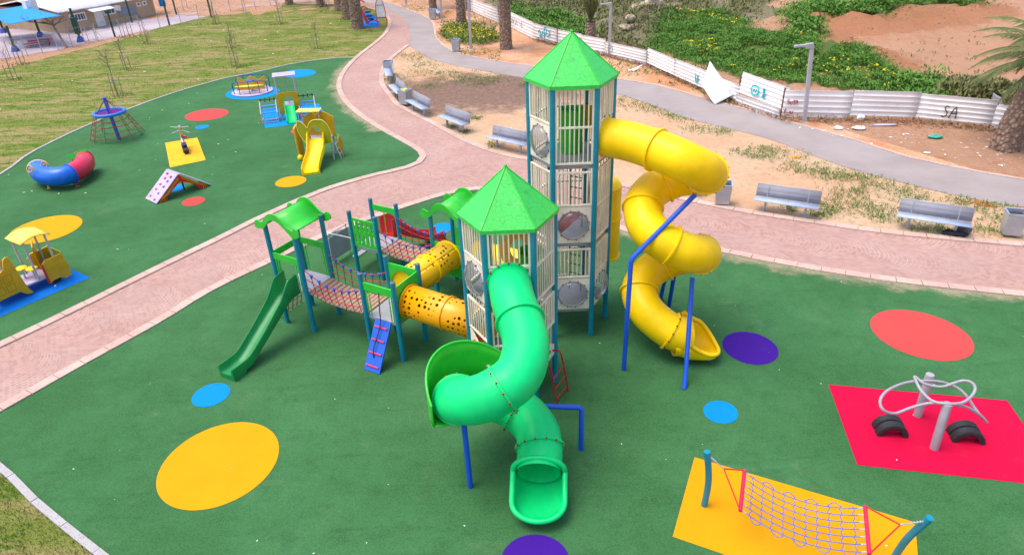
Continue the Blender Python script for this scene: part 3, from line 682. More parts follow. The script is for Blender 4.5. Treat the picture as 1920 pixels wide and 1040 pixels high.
def tower(c, zt, za, decks, faces, label):
    R = .88; cs = [(c[0]+R*cos(radians(30+60*i)), c[1]+R*sin(radians(30+60*i))) for i in range(6)]
    body = None
    for z in decks:
        b = MB(); P = [(R*.93*cos(radians(30+60*i)), R*.93*sin(radians(30+60*i))) for i in range(6)]
        b.prism(P, (c[0], c[1], z-.045), (1, 0, 0), (0, 1, 0), .09)
        if body is None: body = b.build('hexagon_tower', GREY, PS, smooth=0, bevel=.006); body['label'] = label
        else: b.build('deck', GREY, body, smooth=0, bevel=.006)
    for i, (x, y) in enumerate(cs):
        b = MB(); b.cyl((x, y, 0), (x, y, zt), .06, 16); b.build('post', TEAL, body)
    b = MB(); Ro = .965
    for i in range(6):
        a0, a1 = radians(30+60*i+.25), radians(90+60*i-.25)
        p, q = Vector((c[0]+Ro*cos(a0), c[1]+Ro*sin(a0), zt)), Vector((c[0]+Ro*cos(a1), c[1]+Ro*sin(a1), zt)); ap = Vector((c[0], c[1], za))
        dn = Vector((0, 0, -.07)); b.add([p, q, ap, p+dn, q+dn, ap+dn*1.3], [(0, 1, 2), (5, 4, 3), (0, 3, 4, 1), (1, 4, 5, 2), (0, 2, 5, 3)])
    rf = b.build('roof', ROOFM, body, smooth=0)
    b = MB()
    for i in range(6):
        a = radians(30+60*i); p = Vector((c[0]+Ro*cos(a), c[1]+Ro*sin(a), zt+.004)); b.tube([p, Vector((c[0], c[1], za+.004))], .013, 6)
    b.ball((c[0], c[1], za+.01), .035, 8)
    b.build('ridge_cap', GREEN, body)
    ap = R*cos(radians(30)); hw = .375
    for phi, z0, z1, kind in faces:
        n = Vector((cos(radians(phi)), sin(radians(phi)), 0)); ex = Vector((-n.y, n.x, 0)); o = Vector((*c, 0))+n*ap; ez = Vector((0, 0, 1))
        P = lambda x, z, d=0.: o+ex*x+ez*z+n*d
        def barred(za_, zb_, mid=None, nb=7):
            b = MB()
            for x in (-hw, hw): b.beam(P(x, za_), P(x, zb_), .055, .045, n)
            for z in [za_+.02, zb_-.02]+([mid] if mid else []): b.beam(P(-hw+.021, z), P(hw-.021, z), .045, .04)
            for k in range(nb):
                x = -hw+2*hw*(k+1)/(nb+1); b.cyl(P(x, za_+.03), P(x, zb_-.03), .0150, 8)
            b.build('barred_panel', CREAM, body, bevel=.004)
        def holed(za_, zb_, r, nm='window_panel', m_=CREAM):
            b = MB(); zc = (za_+zb_)/2; b.prism(rect(-hw-.02, za_, hw+.02, zb_), o, ex, ez, .03, [circ(0, zc, r, 40)]); b.build(nm, m_, body, smooth=30); return zc
        h = z1-z0
        if kind == 'bars': barred(z0, z1, None)
        elif kind == 'bars2': barred(z0, z1, z0+h*.5)
        elif kind in ('window', 'windowred'):
            barred(z0+h*.53, z1); zc = holed(z0, z0+h*.52, .325)
            b = MB(); R_ = [(0, .17)]+[(.325*sin(a), .17*cos(a)) for a in np.linspace(.15, pi/2, 9)]; V = []; F = []; nn = 32
            for rr, dd in R_:
                for k in range(nn): a = 2*pi*k/nn; V.append(P(rr*cos(a), zc+rr*sin(a), dd+.012))
            for i in range(len(R_)-1):
                for k in range(nn): l = (k+1) % nn; F.append((i*nn+k, (i+1)*nn+k, (i+1)*nn+l, i*nn+l))
            b.add(V, F); b.build('bubble_window', BUB, body)
            b = MB(); b.tube([P(.335*cos(a), zc+.335*sin(a), .02) for a in np.linspace(0, 2*pi, 40, endpoint=False)], .014, 6, True)
            bolts_on(b, P(0, zc, .03), n, .35, 12, .017); b.build('window_ring', [GALV, DBOLT if kind == 'window' and phi == 300 else BOLT], body)
            if kind == 'windowred':
                b = MB(); b.prism([(-.36, zc-.30), (.30, zc+.33), (-.36, zc+.33)], o-n*.035, ex, ez, .02); b.build('red_board', RED, body)
        elif kind == 'tube':
            barred(z0+h*.53, z1); holed(z0, z0+h*.52, .38, 'tube_panel')
        elif kind == 'tunnel': holed(z0, z0+h*.55, .36, 'tunnel_panel'); barred(z0+h*.58, z1)
        elif kind == 'step':
            barred(z0+h*.52, z1); b = MB()
            b.prism([(-hw, z0+.02), (-hw, z0+h*.5), (hw, z0+h*.18), (hw, z0+.02)], o, ex, ez, .03, [[(-hw+.12, z0+.1), (-hw+.12, z0+h*.34), (hw-.1, z0+h*.10+.02), (hw-.1, z0+.1)]]); b.build('side_guard', CREAM, body)
        elif kind == 'open': barred(z1-.35, z1, None)
    return body
TG = (6.25, .44); TT = (6.26, 3.24)
def lv(zs_): return [(a+.02, b_-.11) for a, b_ in zip(zs_[:-1], zs_[1:])]
L1, L2, L3 = (.77, 2.34), (2.49, 4.14), (4.30, 5.86)
tall = tower(TT, 5.93, 6.78, [.75, 2.46, 4.27], [(300, *L3, 'bars2'), (300, *L2, 'windowred'), (300, *L1, 'window'), (240, *L3, 'window'), (240, *L2, 'bars2'), (240, *L1, 'bars2'), (0, *L3, 'tube'), (0, *L2, 'bars2'), (0, *L1, 'window'),
    (60, *L3, 'bars'), (60, *L2, 'bars2'), (60, *L1, 'bars2'), (120, *L3, 'bars2'), (120, *L2, 'bars2'), (120, *L1, 'bars2'), (180, *L3, 'bars2'), (180, *L2, 'bars2'), (180, *L1, 'tunnel')], 'taller hexagonal tower with three caged levels')
G1, G2 = (.75, 2.33), (2.48, 4.02)
short = tower(TG, 4.09, 4.96, [.72, 2.44], [(300, *G2, 'tube'), (300, *G1, 'bars2'), (240, *G2, 'window'), (240, *G1, 'step'), (0, *G2, 'bars2'), (0, *G1, 'step'), (60, *G2, 'bars'), (60, *G1, 'bars2'), (120, *G2, 'bars2'), (120, *G1, 'bars2'), (180, *G2, 'bars'), (180, *G1, 'tunnel')], 'shorter hexagonal tower with two caged levels')
b = MB(); hollow(b, [(TT[0]-.06, TT[1]+.14, 4.28), (TT[0]-.06, TT[1]+.14, 5.2)], .25); b.cyl((TT[0]-.06, TT[1]+.14, 4.29), (TT[0]-.06, TT[1]+.14, 5.12), .225, 24)
for k in range(7): b.cyl((TT[0]-.06+.253*cos(k*.9), TT[1]+.14+.253*sin(k*.9), 4.3), (TT[0]-.06+.253*cos(k*.9), TT[1]+.14+.253*sin(k*.9), 5.18), .014, 6)
b.build('inner_barrel', GREEN, tall)
b = MB(); b.beam((TT[0]-.1, TT[1]+.6, 4.9), (TT[0]+.25, TT[1]+.68, 4.9), .05, .5); b.build('yellow_board', OCHRE, tall, bevel=.01)
for z in (2.5, .8):
    b = MB()
    for s in (-.15, .15): b.cyl((TT[0]+.1+s, TT[1]+.1, z), (TT[0]+.1+s, TT[1]+.1, z+1.6), .02, 8)
    for k in range(6): b.cyl((TT[0]-.05, TT[1]+.1, z+.2+k*.25), (TT[0]+.25, TT[1]+.1, z+.2+k*.25), .016, 8)
    b.build('inner_ladder', DGREEN, tall)
b = MB(); b.prism(circ(0, 0, .36, 32), (TG[0]-.1, TG[1]+.45, 3.0), (1, 0, 0), (0, .5, 1), .03, [circ(.05, .05, .2, 24)]); b.build('inner_ring', ORNG, short)
b = MB(); hollow(b, [(TG[0]+.35, TG[1]+.25, 2.46), (TG[0]+.35, TG[1]+.25, 3.2)], .26); b.build('inner_barrel', GREEN, short)
# red side ladder and red grab bar of the short tower
b = MB(); n0 = Vector((1, 0)); q = Vector((TG[0]+.80, TG[1]))
for s in (-.26, .26): b.tube(cat_rom([(q.x, q.y+s, .95), (q.x+.14, q.y+s, .98), (q.x+.22, q.y+s, .8), (q.x+.36, q.y+s, 0)], 5), .02, 8)
for k in range(3): t = .15+.25*k; b.cyl((q.x+.35-.14*t, q.y-.26, t), (q.x+.35-.14*t, q.y+.26, t), .014, 8)
b.build('ladder', paint('worn_red_steel', (.38, .01, .02), .5), short)
b = MB(); a = radians(240); q = Vector((TG[0]+.78*cos(a), TG[1]+.78*sin(a), 1.3)); b.cyl(q+Vector((-.05, .3, .05)), q+Vector((-.28, -.14, -.0)), .025, 10); b.build('grab_bar', RED, short)

def spiral(pts, mat, joints, name_label, r=.4, boltj=()):
    Q = cat_rom([LW(*p) for p in pts], 8); b = MB(); hollow(b, Q, r, 36); o = b.build('tube_slide', mat, PS, smooth=60); o['label'] = name_label
    for j in joints:
        i = int(j*8); t = Q[min(i+1, len(Q)-1)]-Q[max(i-1, 0)]; flange(o, Q[i], t, r+.045, mat, 14 if j in boltj else 0)
    return o, Q
def scoop(parent, c, d, mat, L=.75, hw=.42, fl0=.09, far=0.):
    """open end of a tube slide: deep rounded trough with a rolled rim; c = mouth centre (local), d = heading"""
    c = Vector(c); d = Vector((d[0], d[1], 0)).normalized(); s = Vector((-d.y, d.x, 0)); b = MB(); P = []; K = 20
    for t, k_ in ((-.42, .84), (-.2, .88)):      # the trough runs back inside the tube
        P.append([c+d*(t*L)+s*(hw*k_*sin(a))+Vector((0, 0, c.z-.02-(c.z-fl0-.02+.10*t)*abs(cos(a))-c.z)) for a in np.linspace(-pi/2, pi/2, K+1)])
    T_ = list(np.linspace(0, .6, 8))+list(.6+.4*np.sin(np.linspace(0, pi/2, 12)[1:]))
    for t in T_:
        f = max(0., (t-.5)/.5); w_ = hw*max(.02, 1-f**2.6)**.5; fl = fl0+.12*f**3
        rim = .34+(c.z+.06-.34)*max(0, 1-t/.62)**1.5-.10*f**1.5
        P.append([c+d*(t*L)+s*(w_*math.copysign(abs(sin(a))**.62, a))+Vector((0, 0, (lambda rm: rm-(rm-fl)*abs(cos(a))**.62)(rim+far*max(0, sin(a))*max(0, 1-f**1.3))-c.z)) for a in np.linspace(-pi/2, pi/2, K+1)])
    b.grid(P); b.build('slide_exit', mat, parent, smooth=80, solid=.02)
    arch = [c+s*(-hw*cos(a))+d*(.05*sin(a))+Vector((0, 0, .06+.36*sin(a))) for a in np.linspace(.12, pi-.12, 15)]
    L_, R_ = [r_[0] for r_ in P[2:]], [r_[-1] for r_ in P[2:]]
    if (arch[-1]-L_[0]).length > (arch[0]-L_[0]).length: arch = arch[::-1]
    b = MB(); b.tube(cat_rom(arch+L_+R_[::-1], 3, True), .048, 10, True); b.build('exit_rim', mat, parent, smooth=80)
YPTS = [(2.03, 13.80, 4.73), (2.51, 13.47, 4.72), (2.97, 13.05, 4.67), (3.45, 12.63, 4.56), (3.96, 12.9, 4.22), (3.98, 13.37, 3.98), (3.6, 13.70, 3.77), (3.14, 13.67, 3.57), (2.84, 13.31, 3.36), (2.84, 12.83, 3.11), (3.16, 12.52, 2.87), (3.7, 12.5, 2.61), (4.09, 12.9, 2.35), (4.05, 13.37, 2.08), (3.69, 13.69, 1.82), (3.21, 13.67, 1.56), (2.88, 13.31, 1.30), (2.96, 12.83, 1.02), (3.36, 12.5, .74), (3.66, 12.41, .62), (3.80, 12.39, .58)]
ysl, YQ = spiral(YPTS, YELL, (0.06, 2, 4.3, 6.6, 8.2, 10.3, 12.4, 14.4, 16.2, 18.3), 'yellow spiral tube slide', boltj=(.06, 4.3, 12.4, 18.3))
scoop(ysl, LW(3.80, 12.39, .54), LW(4.8, 12.40, 0)-LW(3.80, 12.39, 0), YELL, .72, .40, .10, .34)
GPTS = [(-.04, 10.97, 2.96), (0, 10.45, 2.93), (.11, 9.95, 2.80), (.19, 9.42, 2.66), (.07, 8.92, 2.50), (-.22, 8.66, 2.38), (-.64, 8.68, 2.15), (-.99, 9.02, 1.87), (-.93, 9.42, 1.56), (-.40, 9.74, 1.24), (.06, 9.62, 1.03), (.32, 9.32, .88), (.37, 9.0, .74), (.345, 8.72, .62), (.33, 8.56, .56)]
gsl, GQ = spiral(GPTS, TGREEN, (.06, 2.1, 5.1, 7.4, 9.8, 12.1), 'green spiral tube slide', boltj=(.06, 5.1, 7.4, 9.8, 12.1))
scoop(gsl, LW(.33, 8.58, .54), LW(.24, 7.6, 0)-LW(.33, 8.58, 0), TGREEN, .78, .45)
# tall curved guard wall and floor beside the green bend
b = MB(); P = []; cc = Vector((-.42, 9.25))
for i in range(25):
    t = i/24; a = radians(205-135*t); zb = 1.50-.30*t; top = zb+.16+.80*max(0, sin(pi*(.06+.88*t)))**.6; rr = 1.10
    P.append([LW(cc.x+rr*cos(a), cc.y+rr*sin(a), zb+(top-zb)*k/4) for k in range(5)])
b.grid(P); b.build('guard_wall', GREEN, gsl, smooth=60, solid=.03)
b = MB(); b.tube([p[-1] for p in P], .022, 8); b.tube([p[0] for p in P], .018, 8); b.build('guard_rim', GREEN, gsl)
b = MB(); P2 = []
for i in range(25):
    t = i/24; a = radians(205-135*t); zb = 1.50-.30*t
    P2.append([LW(cc.x+r_*cos(a), cc.y+r_*sin(a), zb+.01-.10*sin(pi*(r_-.35)/.75)) for r_ in (.35, .55, .75, .95, 1.09)])
b.grid(P2); b.build('slide_floor', GREEN, gsl, smooth=60, solid=.02)
# blue supports
def leg(parent, pts, r=.05):
    b = MB(); b.tube([LW(*p) for p in pts], r, 12); b.build('support_leg', BLUE, parent, smooth=50)
leg(ysl, [(2.38, 12.03, 0), (2.40, 12.05, 2.70), (2.44, 12.09, 2.78), (3.72, 12.62, 3.86)]); leg(ysl, [(3.54, 11.3, 0), (3.62, 11.6, .42), (3.83, 12.55, 1.98)])
leg(ysl, [(3.79, 14.9, 0), (3.74, 14.2, 1.55)]); leg(ysl, [(3.84, 14.27, 0), (3.82, 13.9, 1.5)])
leg(gsl, [(-.90, 8.84, 0), (-.92, 8.9, 1.5)]); leg(gsl, [(1.18, 9.66, 0), (1.18, 9.66, 1.0), (1.14, 9.66, 1.04), (.05, 9.72, 1.10)])
# yellow drop tube behind the tall tower
b = MB(); c_ = LW(2.26, 14.98, 0); hollow(b, [c_+Vector((0, 0, 1.3)), c_+Vector((0, 0, 3.15))], .40); b.tube([c_+Vector((0, 0, 3.15)), c_+Vector((0, 0, 3.27)), c_+Vector((0, 0, 3.34))], [.40, .33, .15], 36)
dt = b.build('drop_tube', YELL, PS, smooth=60); flange(dt, c_+Vector((0, 0, 2.35)), (0, 0, 1), .43, YELL, 0); flange(dt, c_+Vector((0, 0, 1.32)), (0, 0, 1), .43, YELL, 0)

def perf_tube(a, b_, r, mat, parent, name='crawl_tunnel'):
    a, b_ = Vector(a), Vector(b_); t = (b_-a); L = t.length; t.normalize(); u = t.orthogonal().normalized(); w_ = t.cross(u); n, m_ = 48, 2; V = []; F = []; UV = []
    for i in range(m_):
        for k in range(n+1):
            q = 2*pi*k/n; V.append(a+t*(L*i/(m_-1))+(u*cos(q)+w_*sin(q))*r)
    me = bpy.data.meshes.new(name)
    for i in range(m_-1):
        for k in range(n): F.append((i*(n+1)+k, i*(n+1)+k+1, (i+1)*(n+1)+k+1, (i+1)*(n+1)+k))
    me.from_pydata(V, [], F); uv = me.uv_layers.new(name='UVMap')
    for p in me.polygons:
        p.use_smooth = True
        for li in p.loop_indices:
            vi = me.loops[li].vertex_index; uv.data[li].uv = ((vi//(n+1))*L/(m_-1), (vi % (n+1))/n*2*pi*r)
    me.materials.append(mat); o = bpy.data.objects.new(name, me); COL.objects.link(o); o.parent = parent; md = o.modifiers.new('s', 'SOLIDIFY'); md.thickness = .012
    for f in (0.02, .5, .98): flange(o, a+t*L*f, t, r+.03, mat if False else (YELL if mat is PERF_Y else ORNG), 0, w_=.04)
    return o
t1 = perf_tube((3.60, .44, 1.38), (5.75, .44, 1.30), .37, PERF_O, PS); t1['label'] = 'orange perforated crawl tunnel into the shorter tower'
t2 = perf_tube((3.15, .90, 1.40), (3.15, 2.74, 1.30), .37, PERF_Y, PS); t2['label'] = 'yellow perforated crawl tunnel between two platforms'
b = MB(); hollow(b, [(3.62, 3.2, 1.2), (5.6, 3.2, 1.2)], .37); b.build('crawl_tunnel', YELL, PS)

# platforms on the same grid: A (roofed, slide), B (ladder), C (red slide, steps), D (roofed)
def platform(x0, x1, y0, y1, z, tops, lab):
    b = MB(); b.box(((x0+x1)/2, (y0+y1)/2, z-.035), (x1-x0-.02, y1-y0-.02, .07)); o = b.build('platform', GREY if lab != 'A' else LGALV, PS, smooth=0, bevel=.008)
    for (x, y), zt in zip(((x0, y0), (x1, y0), (x1, y1), (x0, y1)), tops):
        b = MB(); b.cyl((x, y, 0), (x, y, zt), .058, 14); b.build('post', TEAL, o)
        b = MB(); b.tube([(x, y, zt), (x, y, zt+.02), (x, y, zt+.035)], [.061, .061, .03], 14); b.build('post_cap', CAPM, o)
    return o
pA = platform(0, .9, 0, .9, 1.08, (2.74, 2.74, 2.74, 2.74), 'A'); pB = platform(2.7, 3.6, 0, .9, 1.0, (2.06, 2.06, 2.06, 2.06), 'B')
pC = platform(0, .88, 2.75, 3.65, .86, (1.88, 1.88, 1.88, 1.88), 'C'); pD = platform(2.7, 3.6, 2.73, 3.65, .82, (2.36, 2.36, 2.36, 2.36), 'D')
TOPC = [(-.24, -.04), (-.22, .07), (-.12, .13), (-.02, .09), (.07, .14), (.17, .27), (.32, .36), (.48, .36), (.62, .27), (.75, .15), (.86, .09), (.95, .06), (1.05, .12), (1.13, .05), (1.14, -.05)]
BOTC = [(1.05, -.11), (.93, -.13), (.82, -.04), (.66, .10), (.52, .19), (.40, .21), (.28, .18), (.16, .07), (.05, -.05), (-.08, -.08), (-.18, -.10)]
def wave_roof(o, x0, y0, y1, z, s=1.):
    top = [p for p in cat_rom([(a*s, c*s, 0) for a, c in TOPC], 4)]; bot = [p for p in cat_rom([(a*s, c*s, 0) for a, c in BOTC], 4)]
    out = [(p.x, p.y) for p in top+bot]
    for y in (y0-.07, y1+.07):
        b = MB(); b.prism(out[::-1], (x0, y, z), (1, 0, 0), (0, 0, 1), .035); b.build('gable_board', GREEN, o, smooth=30)
    C = [(-.02, -.02), (.08, .06), (.17, .17), (.32, .26), (.48, .26), (.64, .17), (.78, .06), (.92, -.02)]
    C = cat_rom([(a*s, c*s, 0) for a, c in C], 4); b = MB(); b.grid([[(x0+p.x, y0-.05, z+p.y), (x0+p.x, y1+.05, z+p.y)] for p in C]); b.build('roof', GREEN, o, smooth=60, solid=.025)
wave_roof(pA, 0, 0, .9, 2.72); wave_roof(pD, 2.7, 2.73, 3.65, 2.36)
def band(o, a, b_, z, h, pairs=True, mat=GREEN, zlow=None):
    a, b_ = Vector(a), Vector(b_); t = (b_-a).normalized(); L = (b_-a).length; m_ = MB(); q0, q1 = a+t*.05, b_-t*.05
    m_.beam((*q0, z), (*q1, z), .035, h); 
    if pairs:
        for d in (.10, .17, L-.17, L-.10):
            p = a+t*d; m_.cyl((*p, zlow), (*p, z-h/2), .014, 8)
    m_.build('railing', mat, o, bevel=.006)
band(pA, (0, 0), (.9, 0), 1.92, .17, True, zlow=1.1); band(pA, (0, 0), (0, .9), 1.92, .17, True, zlow=1.1); band(pA, (0, .9), (.9, .9), 1.92, .17, True, zlow=1.1)
band(pB, (2.7, 0), (3.6, 0), 1.78, .20, True, zlow=1.02)
def solid_panel(o, a, b_, z0, z1, hole=None, slots=False, mat=GREEN):
    a, b_ = Vector(a), Vector(b_); t = (b_-a).normalized(); L = (b_-a).length; hs = []
    if hole: hs = [circ(L/2, hole, .35, 36)]
    if slots:
        for r_ in range(2):
            for k in range(5): x = .14+k*(L-.28)/4; zz = z0+.09+r_*(z1-z0-.06)/2; hh = (z1-z0)*.36; hs.append([(x+.035*cos(q), (zz+.035 if sin(q) < 0 else zz+hh-.035)+.035*sin(q)) for q in np.linspace(pi+.001, 3*pi-.3, 14)])
    m_ = MB(); m_.prism(rect(.05, z0, L-.05, z1), (*a, 0), (*t, 0), (0, 0, 1), .03, hs); m_.build('panel', mat, o, smooth=30)
solid_panel(pB, (3.6, 0), (3.6, .9), 1.02, 1.92, 1.40); solid_panel(pB, (2.7, .9), (3.6, .9), 1.02, 1.92, 1.42)
solid_panel(pC, (0, 2.75), (.88, 2.75), .90, 1.72, None, True); solid_panel(pD, (2.7, 2.73), (3.6, 2.73), .72, 1.62, 1.30); solid_panel(pD, (3.6, 2.73), (3.6, 3.65), .84, 1.62, 1.22); solid_panel(pD, (2.7, 3.65), (3.6, 3.65), .84, 1.62)
band(pC, (0, 3.65), (.88, 3.65), 1.66, .18, False); b = MB(); b.cyl((.44, 3.64, .9), (.44, 3.64, 1.6), .016, 8); b.build('grab_pole', OLIVE, pC)
def bridge(x0, x1, y0, y1, za, zb, sag, lab):
    n = 14; f = lambda t: za+(zb-za)*t-sag*4*t*(1-t); b = MB()
    for i in range(n):
        t = (i+.5)/n; x = x0+(x1-x0)*t; w_ = (x1-x0)/n-.022; b.box((x, (y0+y1)/2, f(t)+random.uniform(-.004, .004)), (w_, y1-y0-.10, .04), M=Matrix.Rotation(-math.atan((zb-za-sag*4*(1-2*t))/(x1-x0)), 3, 'Y'))
    o = b.build('plank_bridge', PLANK, PS, smooth=0, bevel=.004); o['label'] = lab
    b = MB()
    for y in (y0+.09, y1-.09): b.tube([(x0+(x1-x0)*t, y, f(t)-.035) for t in np.linspace(0, 1, 12)], .02, 8)
    b.build('bridge_cable', BLACK, o)
    for y in (y0+.03, y1-.03):
        b = MB(); T = np.linspace(0, 1, 17)
        for h, sg in ((.66, .17), (.42, .08), (.18, .03)):
            b.cur = 0; b.tube([(x0+(x1-x0)*t, y, f(t)+h-sg*4*t*(1-t)) for t in T], .011, 6)
        for i in range(7):
            t = (i+1)/8; x = x0+(x1-x0)*t; zt = f(t)+.66-.17*4*t*(1-t); sw = .05*(1 if y == y0+.03 else -1); b.cur = 1
            b.tube(cat_rom([(x, y, zt), (x, y+sw*.2, (zt+f(t))/2+.06), (x+.03, y+sw, f(t)-.01)], 4), .009, 6)
            b.cur = 2; b.cyl((x-.035, y, zt+.005), (x+.035, y, zt+.005), .026, 8); b.cyl((x, y, zt), (x, y, zt-.07), .02, 8)
        b.build('rope_net', [ROPE_R, ROPE_M, BLUE], o)
bridge(.92, 2.68, 0, .9, 1.07, .99, .09, 'plank bridge between roofed platform and ladder platform'); bridge(.9, 2.68, 2.75, 3.65, .85, .81, .08, 'plank bridge beside the red slide')
def uslide(parent, pts, hw, hts, mat, name, skirt=.05, foot=0):
    Q = cat_rom(pts, 6); H_ = np.interp(np.linspace(0, 1, len(Q)), np.linspace(0, 1, len(hts)), hts); rows = []; e = .045
    for i, p in enumerate(Q):
        t = Q[min(i+1, len(Q)-1)]-Q[max(i-1, 0)]; s = Vector((t.y, -t.x, 0)).normalized(); h = H_[i]; g_ = skirt if i < len(Q)-foot else p.z
        sec = [(-hw-e, -g_), (-hw-e, h-.03), (-hw-e*.6, h), (-hw-e*.3, h), (-hw, h-.03), (-hw+.01, .05), (-hw+.06, .0), (hw-.06, 0), (hw-.01, .05), (hw, h-.03), (hw+e*.3, h), (hw+e*.6, h), (hw+e, h-.03), (hw+e, -g_)]
        rows.append([p+s*a+Vector((0, 0, c)) for a, c in sec]+[p+s*(-hw-e)+Vector((0, 0, -g_))])
    b = MB(); b.grid(rows); n = 14; k = len(rows)-1; m_ = len(rows[0])
    b.f.append(tuple(range(n))); b.f.append(tuple(k*m_+j for j in range(n-1, -1, -1))); b.mi += [0, 0]
    return b.build(name, mat, parent, smooth=50)
sl_ = uslide(PS, [(.45, .02, 1.10), (.45, -.30, 1.06), (.45, -.62, .88), (.45, -1.2, .52), (.45, -1.72, .20), (.45, -1.98, .14), (.45, -2.30, .13)], .185, [.46, .44, .24, .17, .17, .18, .18], DGREEN, 'straight_slide', .06, 7); sl_['label'] = 'dark green straight slide'
sl_ = uslide(PS, [(.44, 3.66, .88), (.47, 4.0, .84), (.60, 4.45, .58), (.74, 4.9, .30), (.84, 5.2, .17), (.92, 5.5, .15)], .20, [.5, .5, .24, .18, .2, .2], RED, 'straight_slide', .06, 6); sl_['label'] = 'red straight slide behind the plank bridge'
# blue climbing board with red rungs
b = MB(); b.beam((3.2, -.02, 1.0), (3.2, -.64, .0), .44, .04, (0, 1, 0)); lb = b.build('climbing_board', BOARDW, PS, bevel=.006)
for k in range(4):
    t = .14+.25*k; y, z = -.02-.62*t, 1.0-t; b = MB(); b.cyl((3.03, y-.035, z+.02), (3.37, y-.035, z+.02), .02, 8); b.build('rung', CRIM, lb)
b = MB(); b.tube(cat_rom([(3.18, -.02, 1.72), (3.17, -.06, 1.3), (3.2, -.15, .95), (3.16, -.42, .5), (3.18, -.5, .28)], 6), .012, 6); b.build('climbing_rope', BLACK, lb)
# rope net under the roofed platform, left
b = MB()
for k in range(6): y = .06+k*.155; b.tube([(.02, y, 1.0), (-.18, y, .55), (-.36, y, 0)], .012, 6)
for k in range(5): t = .1+.2*k; b.tube([(.02-.37*t, .06, 1-t), (.02-.37*t, .84, 1-t)], .012, 6)
b.build('climbing_net', [ROPE_M], PS)
# grey steps box with hand rails beside platform C
b = MB(); b.prism(rect(2.80, .12, 3.62, .84), (-1.0, 0, 0), (0, 1, 0), (0, 0, 1), .03); st = b.build('step_unit', GREY, PS, bevel=.01)
b = MB(); b.box((-.10, 3.2, .46), (.18, .80, .04)); b.build('step', GREY, st, bevel=.01)
b = MB()
for y in (2.86, 3.56): b.tube(cat_rom([(-1.0, y, 0), (-1.0, y, .88), (-.9, y, .98), (-.2, y, 1.0), (-.05, y, 1.0)], 4), .018, 8)
b.tube([(-1.01, 2.86, .93), (-1.01, 3.56, .93)], .018, 8); b.build('hand_rail', GALV, st)

# ================================================================== OTHER PLAY EQUIPMENT
def frame(o_px, a_px, b_px):
    o, a, b_ = spot(*o_px), spot(*a_px), spot(*b_px); d = b_-a; return o, math.atan2(d.y, d.x)
def toL(o, rz, p):
    d = Vector(p)-Vector(o); c, s = cos(-rz), sin(-rz); return Vector((d.x*c-d.y*s, d.x*s+d.y*c, d.z))
# --- bent tube climber and half tyres on the crimson mat
o = spot(1740, 800); T = thing('tube_climber', 'grey bent tube sculpture climber on two posts over the crimson mat', 'climber', o)
L_ = lambda px, py, z: spot(px, py, z)-o
Zp = lambda u, v, z: L_(1500+u*.2885, 640+v*.2885, z)
for bp, tp, z in (((1720, 780), (1744, 702), 1.06), ((1751, 841), (1777, 757), 1.08)):
    b = MB(); b.tube([L_(*bp, 0), L_(*tp, z), L_(*tp, z)+Vector((0, 0, .01))], [.078, .078, .07], 18); b.build('post', LGALV2, T)
for loop in ([(520, 400, 1.0), (540, 345, 1.1), (600, 300, 1.15), (700, 265, 1.12), (830, 255, 1.05), (930, 265, 1.0), (1020, 300, .9), (1080, 350, .85), (1130, 425, .7), (1175, 485, .6), (1213, 523, .5), (1165, 474, .72), (1080, 425, .95), (960, 402, 1.06), (840, 400, 1.0), (720, 430, .9), (620, 466, .8), (550, 450, .9)],
             [(745, 228, 1.15), (775, 300, 1.1), (815, 350, 1.05), (870, 390, 1.05), (960, 404, 1.1), (1050, 398, 1.1), (1110, 360, 1.15), (1138, 310, 1.2), (1118, 268, 1.2), (1060, 254, 1.15), (1000, 270, 1.1), (930, 292, 1.05), (860, 288, 1.05), (800, 270, 1.1)]):
    b = MB(); b.tube(cat_rom([Zp(*q) for q in loop], 6, True), .027, 10, True); b.build('bent_tube', LGALV2, T)
b = MB(); b.cyl(Zp(940, 408, 1.04), Zp(950, 425, 1.0), .03, 8); b.cyl(Zp(850, 290, 1.0), Zp(875, 285, 1.0), .03, 8); b.build('clamp', GALV, T)
def tyre_bm():
    b = MB(); P = []; n = 22
    sec = [(.18, .075), (.215, .085), (.265, .083), (.285, .07), (.285, .03), (.278, .022), (.285, .014), (.285, -.014), (.278, -.022), (.285, -.03), (.285, -.07), (.265, -.083), (.215, -.085), (.18, -.075), (.195, -.06), (.25, -.05), (.25, .05), (.195, .06), (.18, .075)]
    for i in range(n+1):
        a = pi*i/n; P.append([(r_*cos(a), y, r_*sin(a)) for r_, y in sec])
    b.grid(P); return b
TY = None
for (pa, pb), lab in ((((1645, 814), (1696, 817)), 'left tyre pair'), (((1784, 825), (1841, 830)), 'right tyre pair')):
    a, c = spot(*pa), spot(*pb); d = (c-a).normalized(); nrm = Vector((-d.y, d.x, 0))
    for k, w_ in enumerate(('front', 'rear')):
        if TY is None: TY = tyre_bm().build('half_tyre', BLACK, None, smooth=50, solid=.0); t_ = TY
        else: t_ = TY.copy(); COL.objects.link(t_)
        t_.location = (a+c)/2+nrm*(.19*k)+Vector((0, 0, .02)); t_.rotation_euler = (0, 0, math.atan2(d.y, d.x))
        tag(t_, f'{w_} black half tyre of the {lab} set into the crimson mat', 'tyre', 'half tyres on the crimson mat')
